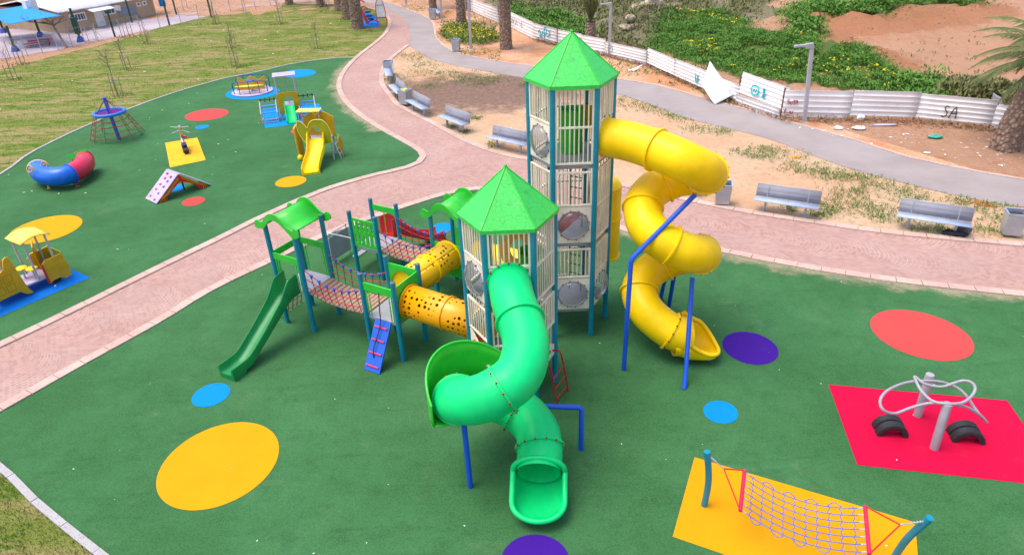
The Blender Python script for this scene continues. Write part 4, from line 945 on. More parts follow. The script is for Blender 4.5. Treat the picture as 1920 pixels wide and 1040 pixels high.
# --- rope hammock on the orange mat
o = spot(1480, 950); T = thing('rope_hammock', 'blue rope net hammock slung between two curved teal posts', 'hammock', o)
L_ = lambda px, py, z: spot(px, py, z)-o
pl_t, pr_t = L_(1326, 846, 1.28), L_(1744, 970, 1.28); pl_b, pr_b = L_(1320, 948, 0), L_(1672, 1052, 0)
for a, c in ((pl_b, pl_t), (pr_b, pr_t)):
    d = Vector((c.x-a.x, c.y-a.y, 0)); md = (a+c)/2+Vector((pl_t-pr_t).normalized())*(-.05 if a is pl_b else .05)
    b = MB(); b.tube(cat_rom([a, md, c], 8), .055, 14); b.build('post', TEAL, T)
A1, A2, B1, B2 = L_(1396, 881, .80), L_(1388, 957, .70), L_(1622, 948, .80), L_(1630, 1038, .70)
for a, c in ((A1, A2), (B1, B2)):
    b = MB(); b.tube([a, c], .032, 10); b.build('spreader_bar', CRIM, T)
hp = lambda s, t: (A1.lerp(A2, t)).lerp(B1.lerp(B2, t), s)-Vector((0, 0, .26*4*s*(1-s)))
b = MB(); NL = 7
for k in range(NL):
    t = .04+.92*k/(NL-1); b.cur = 0; b.tube([hp(s, t) for s in np.linspace(.05, .95, 20)], .0075, 6); b.cur = 1
    for s0, s1 in ((-.012, .05), (.95, 1.012)): b.cyl(hp(s0, t), hp(s1, t), .013, 6)
b.cur = 0
for k in range(10):
    s0 = .085+.83*k/9; w_ = .010*(1 if k % 2 else -1)
    pts = [hp(s0+(w_ if j % 2 else -w_)*.75, -.01+1.02*j/12) for j in range(13)]; b.tube(cat_rom(pts, 3), .007, 6)
    for e in (0, 1):
        if k < 9 and (k+e) % 2: b.tube(cat_rom([hp(s0, e), hp(s0+.046, e+(.07 if e else -.07)), hp(s0+.092, e)], 4), .007, 6)
b.build('net', [ROPE_B, LGALV], T)
for a, c, m_px, top in ((A1, A2, (1357, 878, 1.02), pl_t), (B1, B2, (1688, 983, 1.02), pr_t)):
    m_ = L_(*m_px); b = MB(); b.tube([a, m_], .012, 6); b.tube([c, m_], .012, 6); b.build('bridle_rope', RED, T)
    b = MB(); b.tube(cat_rom([m_, m_.lerp(top, .5)-Vector((0, 0, .03)), top-Vector((0, 0, .06))], 4), .012, 6); 
    for k in range(5): p = m_.lerp(top-Vector((0, 0, .06)), .5+.1*k); b.ball(p, .022, 6)
    b.build('chain', GALV, T)
# --- caterpillar tunnel
o = spot(110, 352); T = thing('crawl_tunnel', 'blue and red curved caterpillar crawl tunnel on short legs', 'crawl tunnel', o)
Q = cat_rom([spot(px, py, .50)-o for px, py in ((73, 318), (77, 325), (88, 330), (112, 331), (132, 326), (150, 316), (159, 306), (156, 299))], 6); k = 24
for pts, mt in ((Q[:k+1], paint('blue_tunnel_plastic', (.0, .12, .62), .35)), (Q[k:], paint('crimson_tunnel_plastic', (.62, .01, .06), .35))):
    b = MB(); hollow(b, pts, .345, 32); b.build('tunnel_half', mt, T, smooth=60)
flange(T, Q[k], Q[k+1]-Q[k-1], .38, BLUE, 0); flange(T, Q[0], Q[1]-Q[0], .385, CREAM, 0); flange(T, Q[-1], Q[-1]-Q[-2], .38, CRIM, 0)
for px, py in ((92, 354), (146, 350), (100, 343), (150, 330)):
    g_ = spot(px, py)-o; b = MB(); b.cyl((g_.x, g_.y, 0), (g_.x, g_.y, .25), .03, 8); b.cyl((g_.x, g_.y, 0), (g_.x, g_.y, .02), .07, 10); b.build('leg', PYEL if px < 120 else RED, T)
for px, py in ((56, 317), (83, 309)):
    c = spot(px, py, .86)-o; b = MB(); b.tube([c+Vector((.11*cos(a), .05*sin(a), .11*sin(a))) for a in np.linspace(0, 2*pi, 18, endpoint=False)], .025, 8, True); b.ball(c, .05, 8, (1, .4, 1)); b.build('eye', OCHRE, T)
for px, py in ((134, 292), (153, 284)):
    c = spot(px, py, .86)-o; b = MB(); b.prism([(.2*cos(a), .10*sin(a)+.04*cos(a*2)) for a in np.linspace(0, 2*pi, 16, endpoint=False)], c, (1, .3, .1), (0, .3, 1), .03); b.build('leaf_board', GREEN, T)
# --- red curtained climbing arch
o = spot(295, 384); e = spot(396, 349)-o; bk = spot(274, 374)-o; zr = .80; rd = e*.5+Vector((0, 0, zr))
T = thing('climbing_arch', 'pale lilac A shaped climbing wall with red curtain boards', 'climbing wall', o)
def slab(b, P, th):
    n_ = (P[1]-P[0]).cross(P[3]-P[0]).normalized()*th; V = list(P)+[p-n_ for p in P]
    b.add(V, [(0, 1, 2, 3), (7, 6, 5, 4), (0, 4, 5, 1), (1, 5, 6, 2), (2, 6, 7, 3), (3, 7, 4, 0)])
b = MB(); slab(b, [Vector((0, 0, .02)), rd, rd+bk, bk+Vector((0, 0, .02))], -.04); b.build('climbing_panel', LILAC, T, bevel=.008)
b = MB(); slab(b, [rd+Vector((.01, 0, 0)), e+Vector((0, 0, .02)), e+bk+Vector((0, 0, .02)), rd+bk], -.04); b.build('climbing_panel', LILAC, T, bevel=.008)
HOLDM = [paint('purple_hold', (.16, .05, .30), .6), paint('crimson_hold', (.45, .01, .10), .6)]
nrm = rd.cross(bk).normalized()
if nrm.z < 0: nrm = -nrm
for i, (s, t) in enumerate(((.1, .3), (.15, .75), (.3, .35), (.38, .7), (.52, .3), (.55, .65), (.7, .32), (.75, .62), (.85, .3), (.9, .7))):
    b = MB(); p = rd*s+bk*t+nrm*.03; b.ball(p, .07, 8, (1, 1, .6)); b.build('climbing_hold', HOLDM[i % 2], T)
Lx = e.length; ex = e.normalized(); b = MB(); h2 = zr-.06
q_ = h2/(Lx*.5-.06); zo = lambda x: q_*(min(x, Lx-x)-.06)
out = [(.06, 0), (.38, 0), (.42, .07), (.40, .13), (.50, zo(.50)-.16), (.70, zo(.70)-.18), (.90, zo(.9)-.20), (Lx*.5, h2-.25), (1.2, zo(1.2)-.19), (1.42, zo(1.42)-.16), (1.52, zo(1.52)-.17), (1.54, .12), (1.60, 0), (Lx-.10, 0), (Lx*.5, h2)]
b.prism(out, Vector((0, 0, .03))+bk.normalized()*.03, ex, (0, 0, 1), .04); b.build('curtain_board', RED, T, smooth=20)
for k in range(6):
    b = MB(); x0 = .13+.09*k if k < 3 else Lx-.13-.09*(k-3); sg = 1 if k < 3 else -1
    of = .03+.035*(k % 3); b.tube(cat_rom([ex*x0+Vector((0, 0, .03)), ex*(x0*.5+(.26 if sg > 0 else Lx-.26)*.5)+Vector((0, 0, .14))]+[ex*(x if sg > 0 else Lx-x)+Vector((0, 0, zo(x)-of+.03)) for x in (.45, .7, .95)], 4), .009, 5); b.build('curtain_stripe', ORNG, T)
b = MB(); b.cyl(e*.62+bk*.6, e*.62+bk*.6+Vector((0, 0, .5)), .03, 8); b.build('strut', BLACK, T)
# --- rope pyramid with blue ring
o = spot(224, 262); T = thing('net_climber', 'blue mast net climber with a blue ring and red rope skirt', 'net climber', o)
top = spot(195, 183, 1.90)-o; b = MB(); b.tube([Vector(), top], .075, 14); b.build('mast', BLUE, T)
rc = spot(205, 211, 1.24)-o; b = MB(); b.tube([rc+Vector((.60*cos(a), .60*sin(a), 0)) for a in np.linspace(0, 2*pi, 40, endpoint=False)], .07, 10, True); b.build('ring', paint('blue_foam_ring', (.01, .17, .62), .5), T)
b = MB(); RP = paint('purple_rope', (.24, .03, .33), .8)
for k in range(9): x = -.5+.125*k; y = sqrt(max(.01, .33-x*x)); b.tube([rc+Vector((x, -y, -.02)), rc+Vector((x, y, -.02))], .016, 5); b.tube([rc+Vector((-y, x, -.02)), rc+Vector((y, x, -.02))], .016, 5)
b.build('ring_net', RP, T)
b = MB()
for k in range(5): a = 2*pi*k/5+.3; b.tube([top-Vector((0, 0, .06)), rc+Vector((.6*cos(a), .6*sin(a), 0))], .012, 5)
b.build('stay_rope', ROPE_M, T)
gc = spot(221, 255)-o; b = MB(); NK = 12
f_ = lambda a, t: (rc+Vector((.6*cos(a), .6*sin(a), 0))).lerp(gc+Vector((1.12*cos(a), 1.12*sin(a), 0)), t)
for k in range(NK): a = 2*pi*k/NK; b.cur = k % 3 == 0; b.tube([f_(a, 0), f_(a, 1)], .013, 5)
b.cur = 0
for t in (.22, .42, .62, .82):
    for k in range(NK): a, c = 2*pi*k/NK, 2*pi*(k+1)/NK; p, q = f_(a, t), f_(c, t); b.tube([p, (p+q)/2-Vector((0, 0, .03)), q], .015, 5)
b.build('rope_skirt', [paint('faded_red_rope', (.38, .07, .07), .8), paint('green_rope', (.01, .22, .16), .8)], T)
# --- rocker on the amber mat
o = spot(351, 291); T = thing('rocker', 'dark single seat rocker with a tall silver handle pole', 'rocker', o)
tp = spot(336, 237, 1.25)-o; bs = spot(342, 262, .35)-o
b = MB(); b.beam(Vector((0, 0, .16)), Vector((bs.x*.75, bs.y*.75, .20)), .22, .12); b.build('base_beam', BLACK, T, bevel=.02)
b = MB(); b.beam(Vector((bs.x*.3, bs.y*.3, .31)), Vector((bs.x*.65, bs.y*.65, .33)), .20, .06); b.build('seat', paint('navy_seat', (.02, .03, .12), .45), T, bevel=.02)
b = MB(); b.tube(cat_rom([Vector((bs.x*.72, bs.y*.72, .2)), bs+Vector((0, 0, .15)), bs.lerp(tp, .6), tp], 6), [.07]*6+[.06]*6+[.05]*7, 10); b.build('pole', GALV, T)
for f, wd, cv in ((.70, .36, -.10), (.92, .36, .03)):
    c = bs.lerp(tp, f); b = MB(); b.tube(cat_rom([c+Vector((-wd, 0, cv)), c+Vector((0, 0, .0)), c+Vector((wd, 0, cv))], 5), .018, 8); b.build('handle_bar', GALV, T)
b = MB(); b.ball(bs+Vector((.12, 0, .12)), .1, 8, (1.3, .6, .6)); b.build('foot_rest', CRIM, T)
for k in range(2):
    b = MB(); c = Vector((bs.x*(.15+.5*k), bs.y*(.15+.5*k), .02)); b.tube([c+Vector((.07*cos(a), .07*sin(a), .14*a/(8*pi))) for a in np.linspace(0, 8*pi, 48)], .016, 6); b.build('spring', BLACK, T)
# --- carousel
o = spot(474, 173); T = thing('carousel', 'low carousel with wavy yellow seats and blue hand rails on a white disc', 'carousel', o, radians(8))
b = MB(); b.tube([(0, 0, .03), (0, 0, .05), (0, 0, .075), (0, 0, .085)], [1.04, 1.06, 1.06, 1.03], 48); b.build('platform', LILAC, T, smooth=40)
wav = lambda L, z0, h, am: [(x, z0) for x in (-L, L)]+[(x, z0+h+am*cos(x*3.1*pi/L*.65)) for x in np.linspace(L, -L, 22)]
for y, z0, h in ((-.28, .20, .35), (.30, .25, .42)):
    b = MB(); b.prism(wav(.72, z0, h, .09), (0, y, 0), (1, 0, 0), (0, .12, 1), .045); b.build('seat_back', OCHRE, T, smooth=30, bevel=.01)
for y in (-.52, .55):
    b = MB(); b.prism([(x, y+.14*sq*cos(x*2)) for x, sq in [(-.75, -1), (-.4, -1), (0, -1.2), (.4, -1), (.75, -1), (.75, 1), (0, .8), (-.75, 1)]], (0, 0, .46), (1, 0, 0), (0, 1, 0), .05); b.build('seat', PYEL, T, smooth=30, bevel=.01)
for y in (-.78, .80):
    b = MB(); b.tube(cat_rom([(-.85, y*.55, .08), (-.85, y*.6, .55), (-.72, y*.85, .70), (0, y, .74), (.72, y*.85, .70), (.85, y*.6, .55), (.85, y*.55, .08)], 6), .024, 8)
    for x in (-.5, 0, .5): b.cyl((x, y*.92, .08), (x, y*.95, .72), .018, 8)
    b.build('hand_rail', paint('navy_tube', (.012, .05, .30), .4), T)
b = MB(); b.cyl((0, 0, .08), (0, 0, .6), .06, 12); b.cyl((0, 0, .6), (0, 0, .64), .2, 20); b.build('hub', BLUE, T)
# --- toddler tractor climber
o, rz = frame((548, 224), (497, 241), (615, 227)); T = thing('tractor_climber', 'toddler climber with grey roof, yellow arch board and green slide', 'climber', o, rz)
for x in (-.95, .78):
    b = MB(); y0, y1 = -.20, .55
    for (a, c) in (((x-.36, y0, 0), (x-.36, y0, .45)), ((x+.36, y0, 0), (x+.36, y0, .45)), ((x-.36, y1, 0), (x-.36, y1, .85)), ((x+.36, y1, 0), (x+.36, y1, .85)), ((x-.36, y0, .05), (x+.36, y0, .05)), ((x-.36, y0, .18), (x+.36, y0, .18)), ((x-.36, y0, .45), (x-.36, y1, .85)), ((x+.36, y0, .45), (x+.36, y1, .85)), ((x-.36, y0, .05), (x-.36, y1, .05)), ((x+.36, y0, .05), (x+.36, y1, .05))): b.cyl(a, c, .028, 8)
    fr_ = b.build('climbing_frame', LGALV, T)
    for k in range(3):
        b = MB(); f = .12+.27*k; b.beam((x-.32, y0+(y1-y0)*f, .42+.4*f), (x+.32, y0+(y1-y0)*f, .42+.4*f), .16, .03); b.build('blue_step', LBLUE, fr_, bevel=.006)
    b = MB()
    for k in range(4): b.cyl((x-.34+.22*k, y1, .80), (x-.30+.2*k, y1+.02, .98), .02, 6)
    b.cyl((x-.36, y1, .90), (x+.36, y1, .90), .022, 8); b.build('grip_bar', BLACK, fr_)
for x in (-.42, .40):
    for y in (.12, .85): b = MB(); b.cyl((x, y, 0), (x, y, 1.95), .035, 10); b.build('post', LGALV, T)
b = MB(); b.box((-.01, .5, 1.97), (1.02, .78, .05)); b.build('roof', LILAC, T, bevel=.01)
b = MB(); b.box((-.01, .48, .62), (.8, .72, .05)); b.build('platform', LILAC, T, bevel=.01)
b = MB(); b.prism([(-.5, .28), (.48, .28), (.46, 1.20)]+[(x, 1.2+.07*cos(x*3)) for x in (.3, .15, 0, -.15, -.3)]+[(-.48, 1.2)], (0, .06, 0), (1, 0, 0), (0, 0, 1), .04, [[(-.2, .45), (-.2, .9)]+circ(0, .9, .2, 10, pi-.2, .2)+[(.2, .9), (.2, .45)]]); b.build('arch_board', OCHRE, T, bevel=.006)
uslide(T, [(0, .05, .66), (0, -.1, .60), (0, -.45, .25), (.01, -.66, .10), (.01, -.82, .08)], .19, [.2, .14, .12, .12], TGREEN, 'slide', .05, 5)
b = MB(); b.cyl((0, .85, 1.95), (0, .85, .6), .02, 8); b.cyl((0, .5, 1.0), (0, .5, .6), .02, 8); b.build('pole', LGALV, T)
# --- yellow animal slide
o, rz = frame((598, 301), (563, 302.5), (633, 301)); T = thing('animal_slide', 'yellow and olive animal shaped toddler slide with flat yellow roof', 'slide', o, rz)
R_ = [(.66, .72), (.68, 1.10), (.60, 1.42), (.44, 1.62), (.26, 1.66), (.05, 1.64), (-.12, 1.52), (-.22, 1.34), (-.32, 1.48), (-.46, 1.60), (-.58, 1.58), (-.60, 1.2), (-.40, .78), (-.26, .66)]
Rs = [(p.x, p.y) for p in cat_rom([(a, c, 0) for a, c in R_], 3)]
b = MB(); b.prism(Rs+[(-.24, .5), (-.2, .66)][:0], (0, 0, 0), (1, 0, 0), (0, 0, 1), .05, [[(-.16, .75), (.28, .75), (.28, 1.15)]+circ(.06, 1.15, .22, 9, .1, pi-.1)+[(-.16, 1.15)]]); fb = b.build('front_board', OLIVE, T, smooth=30)
b = MB(); b.tube([(x, -.03, z) for x, z in Rs], .014, 6); b.build('board_trim', PYEL, fb)
b = MB(); b.prism([(.62, .75), (.64, 1.55), (.3, 1.75), (-.3, 1.72), (-.6, 1.5), (-.6, .75)], (0, .72, 0), (1, 0, 0), (0, 0, 1), .05, [circ(0, 1.2, .25, 16)]); b.build('rear_board', OCHRE, T, bevel=.006)
b = MB(); b.box((.05, .36, .80), (1.0, .68, .05)); b.build('platform', LILAC, T, bevel=.006)
b = MB(); b.box((-.25, .62, 1.84), (.92, .42, .05)); b.build('roof', PYEL, T, bevel=.01)
for x, y in ((-.66, .5), (.15, .5), (-.6, .8), (.15, .8)): b = MB(); b.cyl((x, y, .8), (x, y, 1.82), .022, 8); b.build('roof_post', LGALV, T)
en = toL(o, rz, spot(584, 328)); 
uslide(T, [(.06, .04, .90), (.08, -.2, .84), (.13, -.55, .58), (.08, en.y*.6, .32), (en.x*.55, en.y*.86, .14), (en.x*1.05, en.y, .10)], .29, [.34, .24, .2, .18, .16, .2], YELL, 'slide', .06, 5)
b = MB(); b.prism([(-.10, 0), (.10, 0), (.14, .55), (.10, 1.2), (.0, 1.45), (-.16, 1.3), (-.14, .5)], (-.70, .15, 0), (.55, .8, 0), (0, 0, 1), .10); b.build('leg_board', OCHRE, T, bevel=.02)
b = MB(); b.ball((-.72, .02, .12), .13, 10, (1, .8, 1)); b.build('foot', YELL, T)
b = MB(); b.prism([(-.10, 0), (.10, 0), (.14, .5), (.0, .9), (-.14, .5)], (.80, .5, 0), (.5, .8, 0), (0, 0, 1), .08); b.build('leg_board', OCHRE, T, bevel=.02)
for x, y in ((.62, .02), (.5, .75), (-.35, .7)): b = MB(); b.cyl((x, y, 0), (x, y, .85), .03, 8); b.build('leg', LGALV, T)
for x, y, z in ((-.42, .12, .42), (-.25, .02, .34)):
    b = MB(); b.ball((x, y, z), .16, 12, (.5, .25, 1.05)); b.build('white_oval', LILAC, T)
b = MB(); b.tube([(-.05+.1*cos(a), .68, 1.76+.1*sin(a)) for a in np.linspace(0, 2*pi, 14, endpoint=False)], .035, 8, True); b.ball((-.05, .67, 1.76), .04, 8); b.build('eye', PYEL, T)
b = MB()
for s in (0, .3): b.cyl((.66, .1+s, .8), (.9, .1+s, 0), .02, 8)
for k in range(3): b.cyl((.72+.06*k, .1, .6-.2*k), (.72+.06*k, .4, .6-.2*k), .018, 8)
b.build('ladder', LGALV, T)
# --- toy truck
o, rz = frame((62, 553), (5, 580), (122, 528)); T = thing('toy_truck', 'yellow board toy truck with pale yellow cab roof on blue mat', 'toy truck', o, rz)
RB = [(0.0, .06), (.04, .10), (-.02, .22), (-.06, .4), (-.16, 1.26), (-.24, 1.30), (-.32, 1.24), (-.40, 1.0), (-.55, .93), (-1.15, .90), (-1.25, 1.1), (-1.35, 1.1), (-1.4, .2), (-1.3, .06), (-1.1, .06), (-1.0, .22), (-.25, .24), (-.12, .10)]
for y in (0, .80):
    b = MB(); b.prism(RB, (0, y, 0), (1, 0, 0), (0, 0, 1), .05); sd_ = b.build('side_board', OCHRE, T, smooth=20, bevel=.01)
    if y == 0:
        b = MB()
        for i in range(4):
            for j in range(2): x0, z0 = -.30-.26*i, .36+.27*j; b.tube([(x0, -.029, z0), (x0-.2, -.029, z0), (x0-.2, -.029, z0+.2), (x0, -.029, z0+.2)], .006, 4, True)
        b.build('board_groove', paint('dark_ochre_groove', (.3, .16, .0), .6), sd_)
b = MB(); b.box((-.1, .4, .30), (1.5, .74, .05)); b.build('floor', LILAC, T, bevel=.006)
b = MB(); b.tube([(-.42, .04, .9), (-.42, .04, 1.12), (-.42, .76, 1.12), (-.42, .76, .9)], .03, 8); b.build('cargo_rail', LGALV, T)
CB = [(.50, .10), (.62, .16), (.80, .16), (.92, .08), (1.10, .10), (1.12, .30), (1.06, .82), (.60, .80), (.48, .70)]
for y in (0, .80):
    b = MB(); b.prism(CB, (0, y, 0), (1, 0, 0), (0, 0, 1), .05); b.build('cab_board', OCHRE, T, smooth=20, bevel=.01)
b = MB(); b.prism(rect(0, .15, .80, .86), (1.06, 0, 0), (0, 1, 0), (0, 0, 1), .04); b.build('cab_front', OLIVE, T, bevel=.01)
b = MB(); b.prism(rect(.06, .3, .74, 1.0), (.62, .55, 0), (.3, .7, 0), (0, 0, 1), .04); b.build('dashboard', OCHRE, T, bevel=.01)
for x, y in ((.30, .06), (.30, .74), (.86, .06), (.86, .74)): b = MB(); b.cyl((x, y, .3), (x, y, 1.46), .032, 8); b.build('cab_post', LGALV, T)
b = MB(); b.grid([[(x, y, 1.45+.10*sin(pi*(x-.2)/.78)) for y in (-.02, .82)] for x in np.linspace(.2, .98, 10)]); b.build('cab_roof', PYEL, T, smooth=60, solid=.03)
for x, y in ((.16, .48), (.30, .20)):
    b = MB(); b.cyl((x, y, .3), (x, y, .62), .025, 8); b.build('seat_post', LGALV, T); b = MB(); b.tube([(x, y, .62), (x, y, .65), (x, y, .67)], [.14, .15, .12], 18); b.build('seat', YELL, T)
b = MB(); b.beam((.49, -.035, .14), (.47, -.035, .72), .03, .05); b.build('door_trim', RED, T)
for x in (-1.0, .72):
    for y in (.1, .7): b = MB(); b.cyl((x, y-.05, .12), (x, y+.05, .12), .12, 16); b.build('wheel', BLACK, T)

# ================================================================== STREET FURNITURE
def mat_mesh_metal():
    n = N('perforated_grey_metal'); v = n.vor(42, n.coord(), rnd=0.); n.put(n.b.inputs['Alpha'], n.math('SUBTRACT', 1., n.math('MULTIPLY', n.math('LESS_THAN', v, .30), .9)))
    f = n.noise(3, 5); return n.done(n.mix(f, (.31, .31, .36), (.42, .42, .47)), .45, .5, .1)
MESHM = mat_mesh_metal()
BENCHM = paint('blue_grey_bench_paint', (.36, .43, .60), .45)
BE = thing('park_bench', '', 'bench', (0, 0, 0))
b = MB(); b.grid([[(x, y, z) for x in np.linspace(-.95, .95, 3)] for y, z in ((-.26, .405), (-.245, .425), (-.1, .42), (.14, .40))]); b.build('seat', BENCHM, BE, smooth=60, solid=.025)
b = MB(); b.grid([[(x, y, z) for x in np.linspace(-.95, .95, 3)] for y, z in ((.155, .42), (.19, .60), (.22, .80), (.235, .82))]); b.build('backrest', MESHM, BE, smooth=60, solid=.012)
for x in (-.6, .6):
    b = MB(); b.box((x, .0, .2), (.06, .10, .40)); b.beam((x, -.2, .38), (x, .16, .38), .05, .04); b.beam((x, .15, .38), (x, .23, .8), .04, .03); b.box((x, 0, .006), (.13, .18, .012)); b.build('leg', GALV, BE, bevel=.005)
BL = [((1700, 427), (1789, 441), 'grey metal bench with dark bags under its end, beside the right hand bin'),
 ((1432, 395), (1510, 407), 'grey metal bench right of the bin next to the yellow spiral slide'),
 ((1228, 352), (1300, 364), 'grey metal bench mostly hidden behind the yellow spiral slide'),
 ((935, 277), (974, 286), 'grey metal bench partly hidden by the tall tower on its left'),
 ((841, 237), (866, 247), 'grey metal bench facing the brick path in front of the dark mulch patch'),
 ((777, 207), (795, 217), 'grey metal bench just right of the bin with yellow rubbish'),
 ((742, 178), (751, 187), 'grey metal bench just left of the bin with yellow rubbish'),
 ((730, 143), (733, 156), 'grey metal bench seen end on beside the kerb, behind another bin'),
 ((818, 28), (826, 35), 'far grey metal bench beside the asphalt path below the palms')]
for i, (a, c, lab) in enumerate(BL):
    o = BE if i == 0 else copy_tree(BE); a, c = spot(*a), spot(*c); d = c-a; o.location = (a+c)/2+Vector((0, 0, .006)); o.rotation_euler = (0, 0, math.atan2(d.y, d.x)); tag(o, lab, 'bench', 'grey metal benches along the path')
BN = thing('litter_bin', '', 'bin', (0, 0, 0)); b = MB()
for s in (1, -1):
    b.add([(-.21, s*.21, .10), (.21, s*.21, .10), (.24, s*.24, .74), (-.24, s*.24, .74)], [(0, 1, 2, 3)]); b.add([(s*.21, -.21, .10), (s*.21, .21, .10), (s*.24, .24, .74), (s*.24, -.24, .74)], [(0, 1, 2, 3)])
b.add([(-.21, -.21, .10), (.21, -.21, .10), (.21, .21, .10), (-.21, .21, .10)], [(0, 1, 2, 3)])
b.build('body', GALV, BN, smooth=0, solid=.012)
b = MB(); b.tube([(-.24, -.24, .745), (.24, -.24, .745), (.24, .24, .745), (-.24, .24, .745)], .022, 6, True); b.build('rim', BENCHM, BN)
b = MB(); b.box((0, 0, .40), (.38, .38, .56)); b.build('liner', paint('dark_bin_liner', (.03, .035, .045), .5), BN, bevel=.02)
b = MB(); b.box((0, 0, .05), (.08, .08, .10)); b.box((0, 0, .008), (.2, .2, .016)); b.build('foot', GALV, BN)
for i, (p, rz, lab) in enumerate([((1891, 441), -.35, 'square grey litter bin near the right edge, past the bench with bags'), ((1353, 383), -.25, 'square grey litter bin beside the upper bend of the yellow spiral slide'), ((761, 197), -.5, 'square grey litter bin holding yellow rubbish between two benches'), ((730, 140), -.1, 'square grey litter bin in front of the bench seen end on'), ((856, 97), -.2, 'square grey litter bin beside the yellow flower bed'), ((812, 37), -.2, 'far square grey litter bin in front of the far bench')]):
    o = BN if i == 0 else copy_tree(BN); o.location = spot(*p); o.rotation_euler = (0, 0, rz); tag(o, lab, 'bin', 'square grey litter bins')
o = spot(761, 197)+Vector((0, 0, .70)); b = MB(); random.seed(5)
for k in range(5): b.ball((random.uniform(-.1, .1), random.uniform(-.1, .1), random.uniform(-.02, .06)), .08, 7, (1.2, 1, .7))
tb = b.build('rubbish', paint('lime_rubbish', (.62, .66, .10), .6), None, smooth=20); tb.location = o; tag(tb, 'lime yellow rubbish heaped in the bin between two benches', 'rubbish')
# bags under the bench
o = spot(1790, 438); b = MB(); V = []
rr = [(0, .17, .11), (.08, .21, .14), (.18, .20, .13), (.27, .15, .09), (.30, .05, .03)]
for z, a, c in rr:
    V.append([(a*(1+.07*sin(3*t+z*9))*cos(t), c*(1+.09*cos(2*t+z*7))*sin(t), z) for t in np.linspace(0, 2*pi, 19)])
b.grid(V); bag = b.build('bag', paint('grey_bag_cloth', (.10, .105, .12), .7, var=.3), None, smooth=70); bag.location = o+Vector((.22, .02, .02)); bag.rotation_euler = (0, .1, -.5); tag(bag, 'slumped dark grey bag under the right end of the right hand bench', 'bag')
b = MB()
for k in range(7): b.tube(cat_rom([(random.uniform(-.3, .3), random.uniform(-.12, .12), random.uniform(.02, .1)) for _ in range(4)], 4), .035, 6)
bk_ = b.build('cloth_heap', paint('black_cloth', (.012, .012, .02), .8), None, smooth=60); bk_.location = o+Vector((-.12, -.16, .05)); bk_.rotation_euler = (0, 0, -.5); tag(bk_, 'black cloth heap on the kerb beside the grey bag', 'cloth')
# lamps
LM = thing('street_lamp', '', 'lamp'); b = MB(); b.box((0, 0, 1.6), (.15, .15, 3.2)); b.box((0, 0, .01), (.3, .3, .02)); b.build('pole', LGALV, LM, bevel=.01)
b = MB(); b.box((-.10, 0, 3.17), (.3, .18, .20)); b.box((-.42, 0, 3.20), (.55, .16, .09)); b.build('lamp_head', GALV, LM, bevel=.01)
for i, (p, rx, sc, lab) in enumerate([((1508, 229), (0, -radians(4.5), -.1), 1.0, 'grey street lamp in front of the white fence section with red marks'), ((1142, 106), (0, 0, 0), .92, 'grey street lamp just right of the tall tower roof by the fence'), ((883, 93), (0, .01, 0), 1.05, 'grey street lamp standing in the yellow flower bed'), ((829, 41), (0, 0, 0), 1.05, 'thin far street lamp beside the far bench and bin'), ((762, 9), (0, 0, 0), 1.05, 'farthest street lamp where the asphalt path meets the top edge')]):
    o = LM if i == 0 else copy_tree(LM); o.location = spot(*p); o.rotation_euler = rx; o.scale = (sc, sc, sc); tag(o, lab, 'street lamp', 'grey street lamps along the asphalt path')

